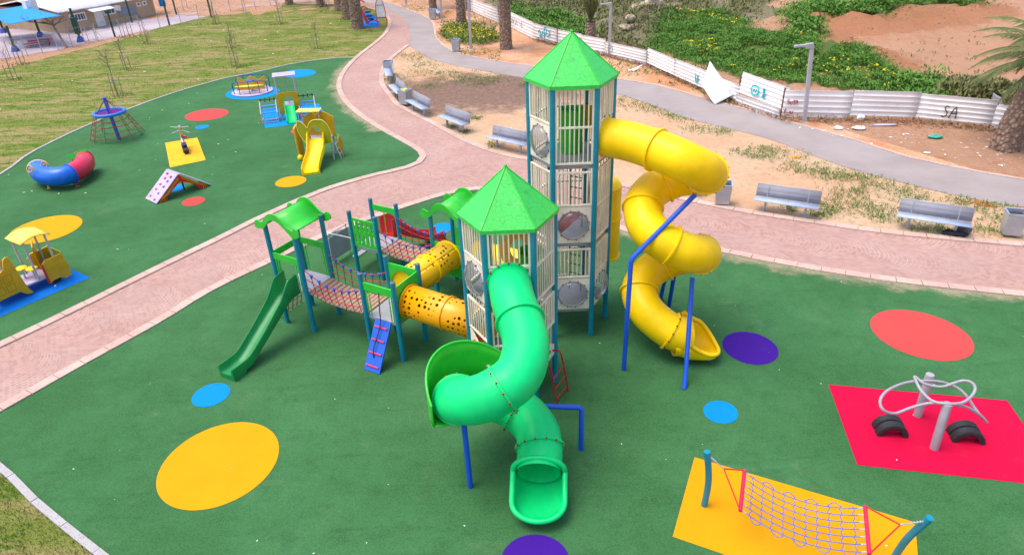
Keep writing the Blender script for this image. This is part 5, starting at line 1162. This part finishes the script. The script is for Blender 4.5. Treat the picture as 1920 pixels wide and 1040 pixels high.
# ================================================================== PALMS AND YOUNG TREES
def palm_parts(T, h, r, seed, lean=(0, 0), nf=26, fl=2.2, tied=False):
    random.seed(seed); b = MB(); rows = []; nn = 26; m_ = max(12, int(h/.07))
    ax = lambda t: Vector((lean[0]*t*t, lean[1]*t*t, h*t))
    for i in range(m_+1):
        t = i/m_; R = r*(1.05-.12*t+.10*math.exp(-t*14)); c = ax(t)
        rows.append([c+Vector(((R+.045*r*2*(((i+(k % 2)*2) % 4)/3-.4)*random.uniform(.6, 1.5))*cos(2*pi*k/nn), (R+.045*r*2*(((i+(k % 2)*2) % 4)/3-.4)*random.uniform(.6, 1.5))*sin(2*pi*k/nn), 0)) for k in range(nn)])
    for q in rows: q.append(q[0])
    b.grid(rows); b.build('trunk', BARK, T, smooth=25)
    # old leaf bases
    V = []; F = []
    def frond(c, az, el, L, droop, wd, dry=False):
        P = []; 
        for j in range(11):
            s = j/10; e = el-droop*s; P.append((c if j == 0 else P[-1]+Vector((cos(az)*cos(e), sin(az)*cos(e), sin(e)))*L/10))
        sd_ = Vector((-sin(az), cos(az), 0))
        for j in range(1, 10):
            for q in range(4):
                p = P[j].lerp(P[j+1], q/4); t = (P[j+1]-P[j]).normalized(); up = sd_.cross(t); s = (j+q/4)/10; w_ = wd*(sin(pi*min(1, s*1.05)**.7)+.15)
                for g_ in (-1, 1):
                    d = (sd_*g_*.8+t*.75+up*(.35 if not dry else -.5)+Vector((random.uniform(-.12, .12),)*3)).normalized(); tip = p+d*w_; o_ = len(V)
                    V.extend([p-t*.028, p+t*.05, tip-Vector((0, 0, .22*w_))]); F.append((o_, o_+1, o_+2))
        return P
    top = ax(1.); st = MB()
    for k in range(nf):
        az = 2*pi*k*.382+random.uniform(-.2, .2); f = k/nf; el = radians(78-88*f)+random.uniform(-.1, .1) if not tied else radians(84-14*f); P = frond(top, az, el, fl*random.uniform(.85, 1.1), radians(55+35*(1-f)) if not tied else .15, fl*(.16 if not tied else .09)); st.tube(P, [.03-.0025*j for j in range(11)], 4)
    st.build('frond_stem', FROND, T)
    o = stuff('crown', V, F, FROND); o.parent = T
    V = []; F = []; st = MB()
    for k in range(14 if tied else 6):
        az = 2*pi*k/6+random.uniform(-.4, .4); P = frond(top-Vector((0, 0, .25)), az, radians(-35 if not tied else -62), fl*random.uniform(.4, .7), radians(60 if not tied else 20), fl*.07, True); st.tube(P, [.035-.002*j for j in range(11)], 4)
    st.build('dead_frond', STRAW, T)
PALMS = [((1882, 279), 3.2, .43, (.85, .1), 40, 2.9, 'big palm with rough trunk and drooping fronds at the right edge'),
 ((949, 92), 4.4, .36, (0, 0), 22, 2.2, 'palm trunk right of the yellow flower bed'), ((866, 49), 4.4, .33, (0, 0), 20, 2.2, 'slim palm trunk behind the yellow flower bed'), ((880, 20), 4.2, .28, (0, 0), 18, 2.2, 'far thin palm trunk at the left end of the white fence'),
 ((812, 18), 4.4, .30, (0, 0), 18, 2.2, 'small far palm trunk behind the far bench'), ((1106, 90), 1.55, .33, (.0, 0), 20, 1.9, 'palm with hanging dead fronds against the fence, behind the tall tower roof'),
 ((671, 54), 4.2, .42, (0, 0), 20, 2.2, 'thick palm trunk closest to the red exercise machine'), ((655, 35), 4.2, .52, (0, 0), 20, 2.2, 'thickest palm trunk, just behind the one by the exercise machine'), ((639, 20), 4.2, .44, (0, 0), 20, 2.2, 'palm trunk with green weeds at its foot on the lawn edge'),
 ((602, 13), 4.2, .36, (0, 0), 18, 2.2, 'palm trunk on the far lawn edge, left of the weedy one'), ((543, 9), 4.2, .33, (0, 0), 18, 2.2, 'leftmost far palm trunk on the lawn edge')]
for i, (p, h, r, ln, nf, fl, lab) in enumerate(PALMS):
    T = thing('palm_tree', lab, 'palm tree', spot(*p), i*.9, 'palm trees beside the paths'); palm_parts(T, h, r, 20+i, ln, nf, fl, i == 5)
    if i == 0: T.rotation_euler = (0, 0, 0)
def young_tree(T, h, seed, leafy=.0, stakes=3):
    random.seed(seed); b = MB(); b.tube(cat_rom([(0, 0, 0), (random.uniform(-.03, .03), .02, h*.4), (random.uniform(-.06, .06), 0, h*.75), (0, .03, h)], 4), [.03-.022*i/12 for i in range(13)], 7)
    for k in range(13):
        z = h*random.uniform(.45, .95); az = random.uniform(0, 6.28); L = h*random.uniform(.14, .30); p = Vector((0, 0, z)); e = p+Vector((cos(az)*L*.6, sin(az)*L*.6, L*.75)); b.tube([p, p.lerp(e, .5)+Vector((0, 0, -.02)), e], [.011, .008, .004], 5)
        for q in range(2): a2 = az+random.uniform(-1, 1); b.tube([p.lerp(e, .55), p.lerp(e, .55)+Vector((cos(a2)*L*.3, sin(a2)*L*.3, L*.3))], [.006, .003], 4)
    b.build('trunk', TWIG, T, smooth=60)
    for k in range(stakes):
        a = 2*pi*k/stakes+seed; b = MB(); b.cyl((.26*cos(a), .26*sin(a), 0), (.25*cos(a)+random.uniform(-.06, .06), .25*sin(a)+random.uniform(-.06, .06), h*random.uniform(.42, .58)), .022, 7); b.build('stake', STAKE, T)
    b = MB(); P = [(.26*cos(2*pi*k/stakes+seed), .26*sin(2*pi*k/stakes+seed), h*.36) for k in range(stakes)]+([(0, .03, h*.36)] if stakes < 3 else []); b.tube(P, .014, 5, True); b.build('tie', LGALV, T)
    if leafy:
        n_ = int(260*leafy); ph = rng.uniform(0, 2*pi, n_); rr_ = h*.22*np.sqrt(rng.uniform(0, 1, n_)); V, F = leaves(rr_*np.cos(ph), rr_*np.sin(ph), h*rng.uniform(.6, 1.05, n_), .05, .2, 1); q = stuff('foliage', V, F, SPROUT); q.parent = T
YT = [((222, 181), 2.3, .25, 3, 'young staked tree beside the blue mast net climber'), ((238, 131), 1.9, .1, 3, 'young staked tree behind and right of the one by the net climber'), ((26, 151), 1.7, 0, 2, 'small bare staked tree near the left edge of the lawn'), ((277, 81), 2.0, 0, 3, 'bare staked tree on the far lawn below the tan building'),
 ((243, 70), 1.8, 0, 2, 'bare staked sapling beside the yard fence'), ((443, 126), 1.8, .15, 3, 'staked tree on the lawn behind the yellow seated carousel'), ((436, 90), 1.6, .1, 2, 'small staked tree with a brown stake, mid lawn'), ((405, 46), 2.0, 0, 3, 'bare staked tree on the lawn at the yard corner'), ((526, 46), 2.2, 0, 2, 'bare leaning tree on the upper lawn'), ((596, 92), 1.7, .2, 2, 'low staked tree on the right of the lawn near the brick path'), ((41, 122), 1.8, .1, 2, 'thin staked tree at the lawn edge below the picnic table'), ((605, 22), 1.9, .2, 2, 'thin green stemmed sapling between the far palms')]
for i, (p, h, lf, st_, lab) in enumerate(YT):
    if i == 11: p = (614, 18)
    T = thing('young_tree', lab, 'young tree', spot(*p), i*.7, 'young staked trees on the lawn'); young_tree(T, h, i+3, lf, st_)
X, Y = [], []
for p, *_ in YT+[(q[0],) for q in PALMS[6:11]]:
    c = spot(*p); n_ = 60; X += list(c.x+rng.normal(0, .45, n_)); Y += list(c.y+rng.normal(0, .35, n_))
V, F = leaves(np.array(X), np.array(Y), rng.uniform(.0, .06, len(X)), .10, .7, 2); struct(stuff('grass_tufts', V, F, mat_leaf('lush_grass', (.05, .16, .015), (.08, .2, .02))), 'stuff')

# ================================================================== WHITE SHEET METAL FENCE
FE = thing('metal_fence', 'long battered white corrugated metal fence with graffiti along the earth bank', 'fence', (0, 0, 0))
def panel(parent, a, c, za, zc, h, mat=SHEET, name='fence_panel', tilt=0., ribs=5, seed=0):
    """corrugated sheet between ground points a and c; za, zc heights of the lower edge"""
    random.seed(seed); a, c = Vector(a), Vector(c); d = (c-a); d.z = 0; L = d.length; d.normalize(); nr = Vector((d.y, -d.x, 0)); rows = []
    for j in range(ribs*6+1):
        t = j/(ribs*6); ph = (j % 6); rib = .032 if ph in (0,) else (.014 if ph in (1, 5) else 0.)
        rows.append([a.lerp(c, s)*1+Vector((0, 0, 0))+nr*(rib+tilt*(t-.0)*h+.03*mnoise.noise((s*3+seed, t*2, seed)))+Vector((0, 0, za+(zc-za)*s+h*t+.015*mnoise.noise((s*2, 5, seed)))) for s in np.linspace(0, 1, 7)])
    b = MB(); b.grid(rows); return b.build(name, mat, parent, smooth=30, solid=.006), a, d, nr
def post(a, h): b = MB(); b.box((a[0], a[1], h/2), (.07, .05, h)); b.build('post', RUST, FE)
HP = {}
PH = [1.0, 1.0, 1.05, 1.05, 1.05, 1.0, .95, .9, .80, .80, .86, .86, .9, 1.16, 1.08, .98, .98, 1.0]
for i in range(len(FW)-1):
    if i == 12: continue
    z0 = .16 if i in (9, 10, 14, 15) else .03
    HP[i] = panel(FE, FW[i], FW[i+1], z0+.02*(i % 2), z0, PH[i], seed=i+1, tilt=.05*(i % 3-1))
    post(FW[i]+Vector((.02, .09, 0)), PH[i]+(.45 if i == 11 else .1))
# torn section: raised sheet with spray marks over a crumpled one
HP[12] = panel(FE, FW[12]+Vector((-.05, -.06, 0)), FW[13]+Vector((.1, -.06, 0)), .56, .36, .92, seed=40, tilt=-.12)
panel(FE, FW[12]+Vector((-.1, -.04, 0)), FW[13]+Vector((-.1, -.1, 0)), .02, -.02, .50, seed=41, tilt=.2, ribs=3); post(FW[12]+Vector((0, .1, 0)), 1.2)
def spray(i, strokes, s0, z0, sc, mat, wd=.035, nm='graffiti'):
    pan, a, d, nr = HP[i]; b = MB()
    for st in strokes:
        P = cat_rom([a+d*(s0+x*sc)+Vector((0, 0, z0+y*sc)) for x, y in st], 4)
        for p, q in zip(P[:-1], P[1:]):
            t = (q-p).normalized(); s_ = t.cross(nr).normalized()*wd/2; off = nr*(.075)
            b.add([p-s_+off, q-s_+off, q+s_+off, p+s_+off, p-s_+nr*.055, q-s_+nr*.055, q+s_+nr*.055, p+s_+nr*.055], [(3, 2, 1, 0), (0, 1, 5, 4), (2, 3, 7, 6)])
    b.build(nm, mat, pan, smooth=0)
SA_S = [[(.36, .92), (.18, 1.0), (.05, .85), (.14, .62), (.30, .42), (.26, .15), (.05, .02), (-.10, .12)]]; SA_A = [[(.50, -.05), (.62, .40), (.78, .82), (.92, .95)], [(.92, .95), (1.0, .5), (1.04, -.05)], [(.60, .36), (.98, .40)]]
spray(15, SA_S+SA_A, .95, .30, .46, INK, .04)
rg = lambda cx, cy, r, k=14: [(cx+r*cos(t), cy+r*sin(t)) for t in np.linspace(0, 2*pi, k)]
spray(12, [rg(.35, .5, .42), rg(.35, .5, .36), [(.2, .35), (.3, .6), (.4, .35), (.52, .62)], [(.22, .72), (.4, .74)]], .75, .58, .55, CYAN, .035)
spray(12, [[(.0, 0), (0, .9)], [(.06, 0), (.06, .9)], [(-.1, .5), (.16, .5)], rg(-.05, .2, .12), rg(-.05, .7, .1), [(-.1, .15), (.12, .3)]], 1.45, .60, .50, CYAN, .05)
spray(10, [[(0, .8), (.12, .1), (.3, .05)], [(.35, .0), (.45, .7), (.52, .1)], [(.38, .3), (.5, .3)]], 2.05, .30, .55, CYAN, .07)
spray(5, [[(0, .4), (.3, .6), (.5, .2), (.8, .6)], [(1.0, 0), (1.0, .9), (1.3, .9), (1.3, .4), (1.0, .4)], [(1.5, .2), (1.9, .5), (1.6, .8)], [(.2, .1), (.7, .05)]], .5, .25, .7, CYAN, .07)
spray(4, [[(.1, .1), (.3, .5), (.5, .1), (.8, .6)], [(1.0, 0), (1.2, .5), (1.5, .1)], [(1.8, .5), (2.2, .2)], [(2.4, .0), (2.5, .6)]], .4, .3, .9, paint('grey_spray', (.28, .28, .30), .6), .03)
spray(8, [rg(.3, .4, .35), [(.1, .2), (.5, .6)]], .3, .25, .6, paint('green_spray', (.25, .45, .42), .6), .03)
FIVE = lambda x: [[(x+.22, .5), (x, .5), (x, .28), (x+.18, .26), (x+.18, .04), (x, 0)]]
spray(13, FIVE(0)+[[(.32, .3), (.34, 0), (.5, .0), (.52, .3)], [(.62, .48), (.8, .46), (.68, .28), (.84, .2), (.8, .02), (.64, 0)], rg(1.02, .38, .1), [(1.12, .4), (1.1, 0)]], .16, .62, .36, REDI, .028)
spray(13, [[(0, 0), (0, .4), (.2, .4)], [(0, .22), (.16, .22)], [(.3, .1), (.4, .1)], [(.55, 0), (.55, .3)], [(.7, .3), (.72, .02), (.9, .05), (.95, .3)]], .10, .22, .36, REDI, .028)
# loose sheets leaning on or lying by the fence
def loose(name, P, mat, label, cat, th=.012):
    b = MB(); P = [Vector(p) for p in P]; nn = (P[1]-P[0]).cross(P[2]-P[0]).normalized(); k = 5
    g_ = [[P[0].lerp(P[1], s).lerp(P[3].lerp(P[2], s), t)+nn*.03*mnoise.noise((s*2.3+P[0].x, t*2.1, 1)) for s in np.linspace(0, 1, k)] for t in np.linspace(0, 1, k)]
    b.grid(g_); o = b.build(name, mat, None, smooth=40, solid=th); return tag(o, label, cat)
q = spot(1340, 196); qn = (FW[12]-FW[11]).normalized(); qd = Vector((-qn.y, qn.x, 0)); bx = lambda px, py, f: q+(spot(px, py, f)-q)
loose('metal_sheet', [spot(1340, 196, .03), spot(1375, 178, .35), spot(1331, 115, 1.45), spot(1316, 160, .65)], SHEETW, 'bright white torn metal sheet standing on one corner against the fence', 'metal sheet')
loose('metal_scrap', [spot(1172, 132, .05), spot(1190, 134, .03), spot(1206, 121, .35), spot(1186, 130, .1)], SHEETW, 'bent white metal scrap sticking out under the fence right of the tall tower', 'metal scrap')
loose('plank', [spot(1630, 236, .03), spot(1632, 233, .06), spot(1682, 231, .10), spot(1680, 235, .06)], LILAC, 'pale broken plank lying in front of the fence among rubbish', 'plank')
loose('wire_panel', [spot(1858, 190, .9), spot(1880, 200, .9), spot(1878, 184, 1.2), spot(1862, 174, 1.25)], GALV, 'tilted grey panel poking over the fence beside the big palm', 'panel')
def crumple(px, s, mat, label, name='rubbish', cat='rubbish', flat=.5, seed=1):
    o = spot(*px); b = MB(); P = []
    for i in range(8):
        t = pi*i/7; P.append([Vector((s*sin(t)*cos(a), s*.6*sin(t)*sin(a), s*flat*(1-cos(t))*.5+.01))*(1+.5*mnoise.noise((cos(a)*1.7+seed, sin(a)*1.7, t*1.4+seed))) for a in np.linspace(0, 2*pi, 15)])
    for r_ in P: r_[-1] = r_[0]
    b.grid(P[::-1]); q = b.build(name, mat, None, smooth=15); q.location = o; return tag(q, label, cat)
crumple((1755, 259), .30, TEALBAG, 'teal green plastic bag on the earth below the fence letters', 'plastic_bag', 'plastic bag', .35, 2)
crumple((1612, 227), .16, SHEETW, 'white scrap hanging from the fence foot right of the lamp', 'scrap', 'rubbish', 1.6, 3)
crumple((1612, 243), .28, LITM, 'grey white rag heap on the earth under the hanging scrap', 'rag_heap', 'rubbish', .4, 4)
crumple((1571, 243), .22, LITM, 'small white rag heap left of the larger rag heap', 'rag_heap', 'rubbish', .5, 5)
crumple((1738, 288), .13, LITM, 'white paper scrap on the red earth below the teal bag', 'paper_scrap', 'rubbish', .3, 6)
crumple((787, 192), .16, SHEETW, 'white box lid lying behind the bench beside the yellow rubbish bin', 'box_lid', 'rubbish', .5, 7)
crumple((1490, 296), .16, ORNG, 'orange wrapper on the sand above the yellow spiral slide', 'wrapper', 'rubbish', .2, 8)
for i, (px, s) in enumerate([((1192, 36), .55), ((1208, 40), .6), ((1221, 41), .7), ((1236, 34), .6), ((1180, 58), .4), ((1174, 65), .45)]):
    c = crumple(px, s, ROCKM, ['tan rock at the left of the far rock pile', 'rounded rock in the middle of the far rock pile', 'largest pale rock of the far pile', 'pale grey boulder at the right end of the far rock pile', 'small tan rock lying below the far pile', 'low pale stone just behind the fence below the rock pile'][i], 'rock', 'rock', 1.1, 10+i); c.location.z = hf(c.location.x, c.location.y)-.08

# ================================================================== EXERCISE MACHINE AND NOTICE FRAME
o = spot(692, 46); T = thing('exercise_machine', 'far red outdoor exercise machine with black seats on a blue rubber mat', 'exercise machine', o)
b = MB(); b.tube(cat_rom([(-.1, 0, 0), (-.35, .1, .7), (-.62, .2, 1.3)], 5), .12, 8); b.build('frame', paint('bright_red_steel', (.75, .05, .01), .4), T)
for x0, x1, z in ((-.6, .1, 1.15), (-.1, .8, .15), (-.7, -.1, 1.6)):
    b = MB(); b.tube(cat_rom([(x0, .1, z), ((x0+x1)/2, 0, z+.15), (x1, -.1, z)], 4), .05, 6); b.build('lever', RED, T)
for x, z in ((.05, .9), (.1, .62), (.2, .4)):
    b = MB(); b.box((x, -.05, z), (.42, .3, .09)); b.build('seat', BLACK, T, bevel=.02)
o = spot(717, 51); T = thing('notice_frame', 'tall arched red framed white notice board beside the path fork', 'sign', o)
s = .053; A_ = [(-.32, 0), (-.34, .7), (-.33, 1.3), (-.22, 1.8), (0, 2.02), (.2, 1.85), (.32, 1.3), (.36, .7), (.36, 0)]
b = MB(); b.tube(cat_rom([(x, 0, z) for x, z in A_], 4), .03, 8); b.cyl((-.34, 0, .68), (.36, 0, .68), .025, 8); b.build('frame', RED, T)
b = MB(); b.prism([(p.x, p.y) for p in cat_rom([(-.3, .72, 0), (-.3, 1.3, 0), (-.19, 1.72, 0), (0, 1.9, 0), (.18, 1.74, 0), (.29, 1.3, 0), (.31, .72, 0)], 3)], (0, 0, 0), (1, 0, 0), (0, 0, 1), .02); b.build('board', WHITE, T)
b = MB(); b.box((0, -.02, 1.55), (.48, .02, .05)); b.build('board_line', paint('blue_grey_line', (.15, .2, .3), .6), T)

# ================================================================== SCHOOL YARD
c0, c1, c2 = spot(125, 63), spot(294, 29), spot(64, 57); dx = (c1-c0); rzb = math.atan2(dx.y, dx.x); Lb = dx.length
T = thing('school_building', 'low tan school building with white sheet roof behind the yard', 'building', c0, rzb)
Wd = 9.; Hb = 1.62
b = MB(); b.box((Lb/2, Wd/2, Hb/2), (Lb, Wd, Hb)); b.build('wall', WALLT, T)
b = MB()
P = [(-.35, Hb+.0), (-.35, Hb+.06)]; b.grid([[(x, y, z) for x in np.linspace(-.4, Lb+.3, 40)] for y, z in ((-.45, Hb-.02), (Wd/2, Hb+.65), (Wd+.3, Hb-.02))]); rf = b.build('roof', ROOFW, T, solid=.08)
tl = lambda px, py: toL(c0, rzb, spot(px, py))
def wx(px, py): return tl(px, py).x
def window(x0, x1, z0, z1, bars=4):
    b = MB(); b.prism(rect(x0, z0, x1, z1), (0, -.03, 0), (1, 0, 0), (0, 0, 1), .06, [rect(x0+.09, z0+.09, x1-.09, z1-.09)]); f_ = b.build('window', WHITE, T)
    b = MB(); b.box(((x0+x1)/2, -.008, (z0+z1)/2), (x1-x0-.1, .01, z1-z0-.1)); b.build('pane', GLASS, f_)
    b = MB()
    for k in range(bars): x = x0+(x1-x0)*(k+1)/(bars+1); b.box((x, -.05, (z0+z1)/2), (.03, .02, z1-z0-.1))
    b.build('window_bar', WHITE, f_)
X_ = lambda px: (px-125)/(294-125)*Lb
window(X_(135)+.1, X_(159)+.3, .70, 1.30, 5); window(X_(196), X_(218), .75, 1.32, 2); window(X_(260), X_(266)+.1, .95, 1.30, 0); window(X_(272), X_(278)+.1, .95, 1.30, 0)
b = MB(); b.box((X_(187), -.02, .62), (.75, .05, 1.24)); dr = b.build('door', WHITE, T); b = MB(); b.ball((X_(187)+.28, -.06, .6), .04, 6); b.build('handle', GALV, dr)
b = MB(); b.box((X_(187)-.1, -.55, 1.42), (1.9, 1.1, .05), M=Matrix.Rotation(.18, 3, 'X')); b.build('door_canopy', ROOFW, T)
b = MB(); b.box((X_(240), -.03, .78), (1.6, .05, .72)); b.build('grey_panel', paint('grey_blue_panel', (.22, .26, .33), .6), T)
b = MB(); b.box((X_(222), -.09, 1.15), (.55, .12, .42), M=Matrix.Rotation(.2, 3, 'Y')); b.build('notice', WHITE, T)
b = MB(); b.box((X_(132)-1.6, 1.3, Hb+.62), (.85, .5, .75)); b.cyl((X_(132)-1.6, 1.03, Hb+.62), (X_(132)-1.6, 1.06, Hb+.62), .25, 20); b.build('air_conditioner', WHITE, T, bevel=.02)
c3 = spot(-30, 38); T2 = thing('rear_building', 'second tan building with white roof partly behind the blue shade sail', 'building', c3, rzb-.03)
b = MB(); b.box((2.9, 4, .8), (9.2, 7, 1.6)); b.build('wall', WALLT, T2); b = MB(); b.grid([[(x, y, z) for x in np.linspace(-2.2, 7.9, 20)] for y, z in ((-.1, 1.58), (4, 2.2), (7.8, 1.58))]); b.build('roof', ROOFW, T2, solid=.08)
b = MB(); b.box((5.6, -.2, 1.35), (2.4, .9, .05), M=Matrix.Rotation(.15, 3, 'X')); b.build('door_canopy', ROOFW, T2)
# columns
CL = [((30, 97), (15, 47), 1, 'dark green yard column with blue foot under the front of the blue sail'), ((77, 70), (63, 43), 1, 'dark green yard column with blue foot behind the picnic table'), ((152, 79), (126, 17), 1, 'thick dark green column with a box and blue foot beside the bare tree'), ((8, 62), (0, 43), 1, 'dark green column with blue foot at the far left edge'),
 ((216, 70), (199, 19), 0, 'slim dark green column in front of the white school door'), ((248, 43), (234, 0), 0, 'slim dark column by the grey wall panel'), ((318, 48), (300, 0), 0, 'slim dark column at the right end of the school'), ((331, 28), (322, 0), 0, 'far slim dark column behind the school corner'), ((397, 34), (388, 0), 0, 'rightmost slim dark column at the yard corner')]
for p, tp, ft, lab in CL:
    o = spot(*p); h = 1.9 if tp[1] < 20 and not ft else (2.35 if p[0] == 152 else 1.72); T = thing('yard_column', lab, 'column', o, 0, 'dark green columns in the school yard')
    b = MB(); b.cyl((0, 0, 0), (0, 0, h), .085 if ft else .07, 12); b.build('pole', ASPH_D, T)
    if ft:
        b = MB(); b.tube([(0, 0, 0), (0, 0, .04), (0, 0, .36), (0, 0, .40)], [.30, .29, .17, .10], 4); b.build('padded_foot', paint('blue_foam_foot', (.03, .08, .36), .6), T, smooth=20)
    if p[0] == 152: b = MB(); b.box((0, 0, 1.15), (.34, .3, 1.15)); b.build('box', ASPH_D, T, bevel=.02)
o = spot(310, 26); b = MB(); b.prism(rect(-.3, .6, .25, 2.0), (0, 0, 0), (1, 0, 0), (0, 0, 1), .05); q = b.build('banner', SAILM, None); q.location = o; tag(q, 'folded blue cloth hanging between two far columns', 'cloth')
# shade sail
sa_ = [spot(-46, 24, 1.85), spot(48, 10, 2.05), spot(118, 30, 2.2), spot(17, 47, 1.7)]; b = MB(); k = 13
b.grid([[(sa_[0].lerp(sa_[1], s)).lerp(sa_[3].lerp(sa_[2], s), t)-Vector((0, 0, .5*sin(pi*s)*sin(pi*t)*.3))+((sum(sa_, Vector())/4)-((sa_[0].lerp(sa_[1], s)).lerp(sa_[3].lerp(sa_[2], s), t)))*(.10*(4*s*(1-s)*(1-2*min(t, 1-t))+4*t*(1-t)*(1-2*min(s, 1-s)))) for s in np.linspace(0, 1, k)] for t in np.linspace(0, 1, k)])
q = b.build('shade_sail', SAILM, None, smooth=80, solid=.02); tag(q, 'bright blue shade sail stretched over the school yard corner', 'shade sail')
# picnic table, boards
T = thing('picnic_table', 'small red picnic table with benches on the mauve yard', 'table', spot(73, 86), radians(28))
b = MB(); b.box((0, 0, .50), (1.9, .55, .05)); b.build('tabletop', paint('faded_pink_board', (.60, .35, .38), .6), T)
for y in (-.55, .55): b = MB(); b.box((0, y, .30), (1.8, .2, .04)); b.build('bench_board', RED, T)
for x in (-.7, .7):
    b = MB(); b.beam((x, -.6, 0), (x, .25, .5), .06, .05); b.beam((x, .6, 0), (x, -.25, .5), .06, .05); b.build('leg', RED, T)
for p, lab in (((46, 91), 'pale board standing left of the red picnic table'), ((92, 80), 'pale board standing right of the red picnic table')):
    b = MB(); b.box((0, 0, .28), (.62, .05, .52)); b.box((-.25, 0, .02), (.06, .3, .04)); b.box((.25, 0, .02), (.06, .3, .04)); q = b.build('play_board', paint('pale_board', (.50, .52, .55), .6), None, smooth=0); q.location = spot(*p); q.rotation_euler = (-.2, 0, .4); tag(q, lab, 'board')
# bare tree in the yard
T = thing('bare_tree', 'leafless spreading tree at the yard fence in front of the tan building', 'tree', spot(125, 90)); random.seed(11)
tp = spot(98, 46, 1.35)-spot(125, 90); b = MB(); b.tube(cat_rom([(0, 0, 0), (tp.x*.5, tp.y*.5, .75), (tp.x, tp.y, 1.35)], 5), [.085-.004*i for i in range(11)], 8); b.build('trunk', TWIG, T)
b = MB()
def branch(p, d, L, r, dep):
    e = p+d*L; b.tube([p, p.lerp(e, .5)+Vector((random.uniform(-.04, .04),)*3), e], [r, r*.8, r*.6], 5)
    if dep:
        for k in range(3):
            n_ = (d+Vector((random.uniform(-.8, .8), random.uniform(-.8, .8), random.uniform(-.25, .6)))).normalized(); branch(p.lerp(e, random.uniform(.5, 1)), n_, L*random.uniform(.55, .8), r*.55, dep-1)
for k in range(7): az = k*.9; branch(Vector((tp.x, tp.y, 1.2+.03*k)), Vector((cos(az), sin(az), random.uniform(.2, .9))).normalized(), random.uniform(.5, .9), .042, 3)
b.build('branches', TWIG, T)
# chain link fence round the yard
T = thing('yard_fence', 'grey chain link fence on thin posts along the school yard', 'fence', (0, 0, 0)); FPX = [(-60, 125), (20, 111), (52, 105), (80, 100), (110, 95), (137, 89), (168, 82), (185, 78), (229, 69), (265, 61), (301, 54), (340, 45), (374, 38), (402, 31), (433, 24), (462, 26)]
FQ = spots(FPX)
for p in FQ: b = MB(); b.cyl(p, p+Vector((0, 0, 1.25)), .028, 6); b.build('post', LGALV, T)
b = MB()
for p, q in zip(FQ[:-1], FQ[1:]):
    for z in (.06, .65, 1.22): b.tube([p+Vector((0, 0, z)), q+Vector((0, 0, z))], .009, 4)
    n_ = int((q-p).length/.22)
    for k in range(n_):
        for s in (1, -1):
            a = p.lerp(q, k/n_); c = p.lerp(q, min(1, max(0, (k+s*2.6)/n_))); b.tube([a+Vector((0, 0, .06)), c+Vector((0, 0, 1.22))], .003, 3, cap=False)
b.build('wire_mesh', GALV, T)
b = MB(); p, q = spot(160, 80), spot(182, 76)
T2 = thing('yard_gate', 'grey tube gate frame with brace in the yard fence', 'gate', p); d = q-p
b.tube([(0, -.04, 0), (0, -.04, 1.0), (d.x, d.y-.04, 1.0), (d.x, d.y-.04, 0)], .03, 6); b.cyl((0, -.04, .1), (d.x, d.y-.04, .1), .025, 6); b.build('gate_frame', LGALV, T2); b = MB(); b.cyl((0, -.05, 0), (-.5, -.7, 0), .02, 6); b.cyl((d.x, d.y-.05, .9), (d.x+1.0, d.y-.6, 0), .025, 6); b.build('brace', LGALV, T2)
for i, (px, z) in enumerate([((488, 4), 1.4), ((345, 22), 1.5), ((352, 16), 1.5), ((480, 20), 1.5), ((458, 26), 1.6), ((508, 14), 1.4)]):
    b = MB(); b.cyl((0, 0, 0), (0, 0, z), .03, 6); q = b.build('boundary_post', LGALV, None); q.location = spot(*px); tag(q, ['thin grey post at the top edge above the lawn', 'thin grey post right of the school end, nearer of a pair', 'thin grey post right of the school end, farther of a pair', 'thin grey post on the orange earth at the lawn corner', 'thin grey post where the yard fence meets the orange earth', 'thin grey post beside the far strip of pink path'][i], 'post', 'thin grey posts round the yard')
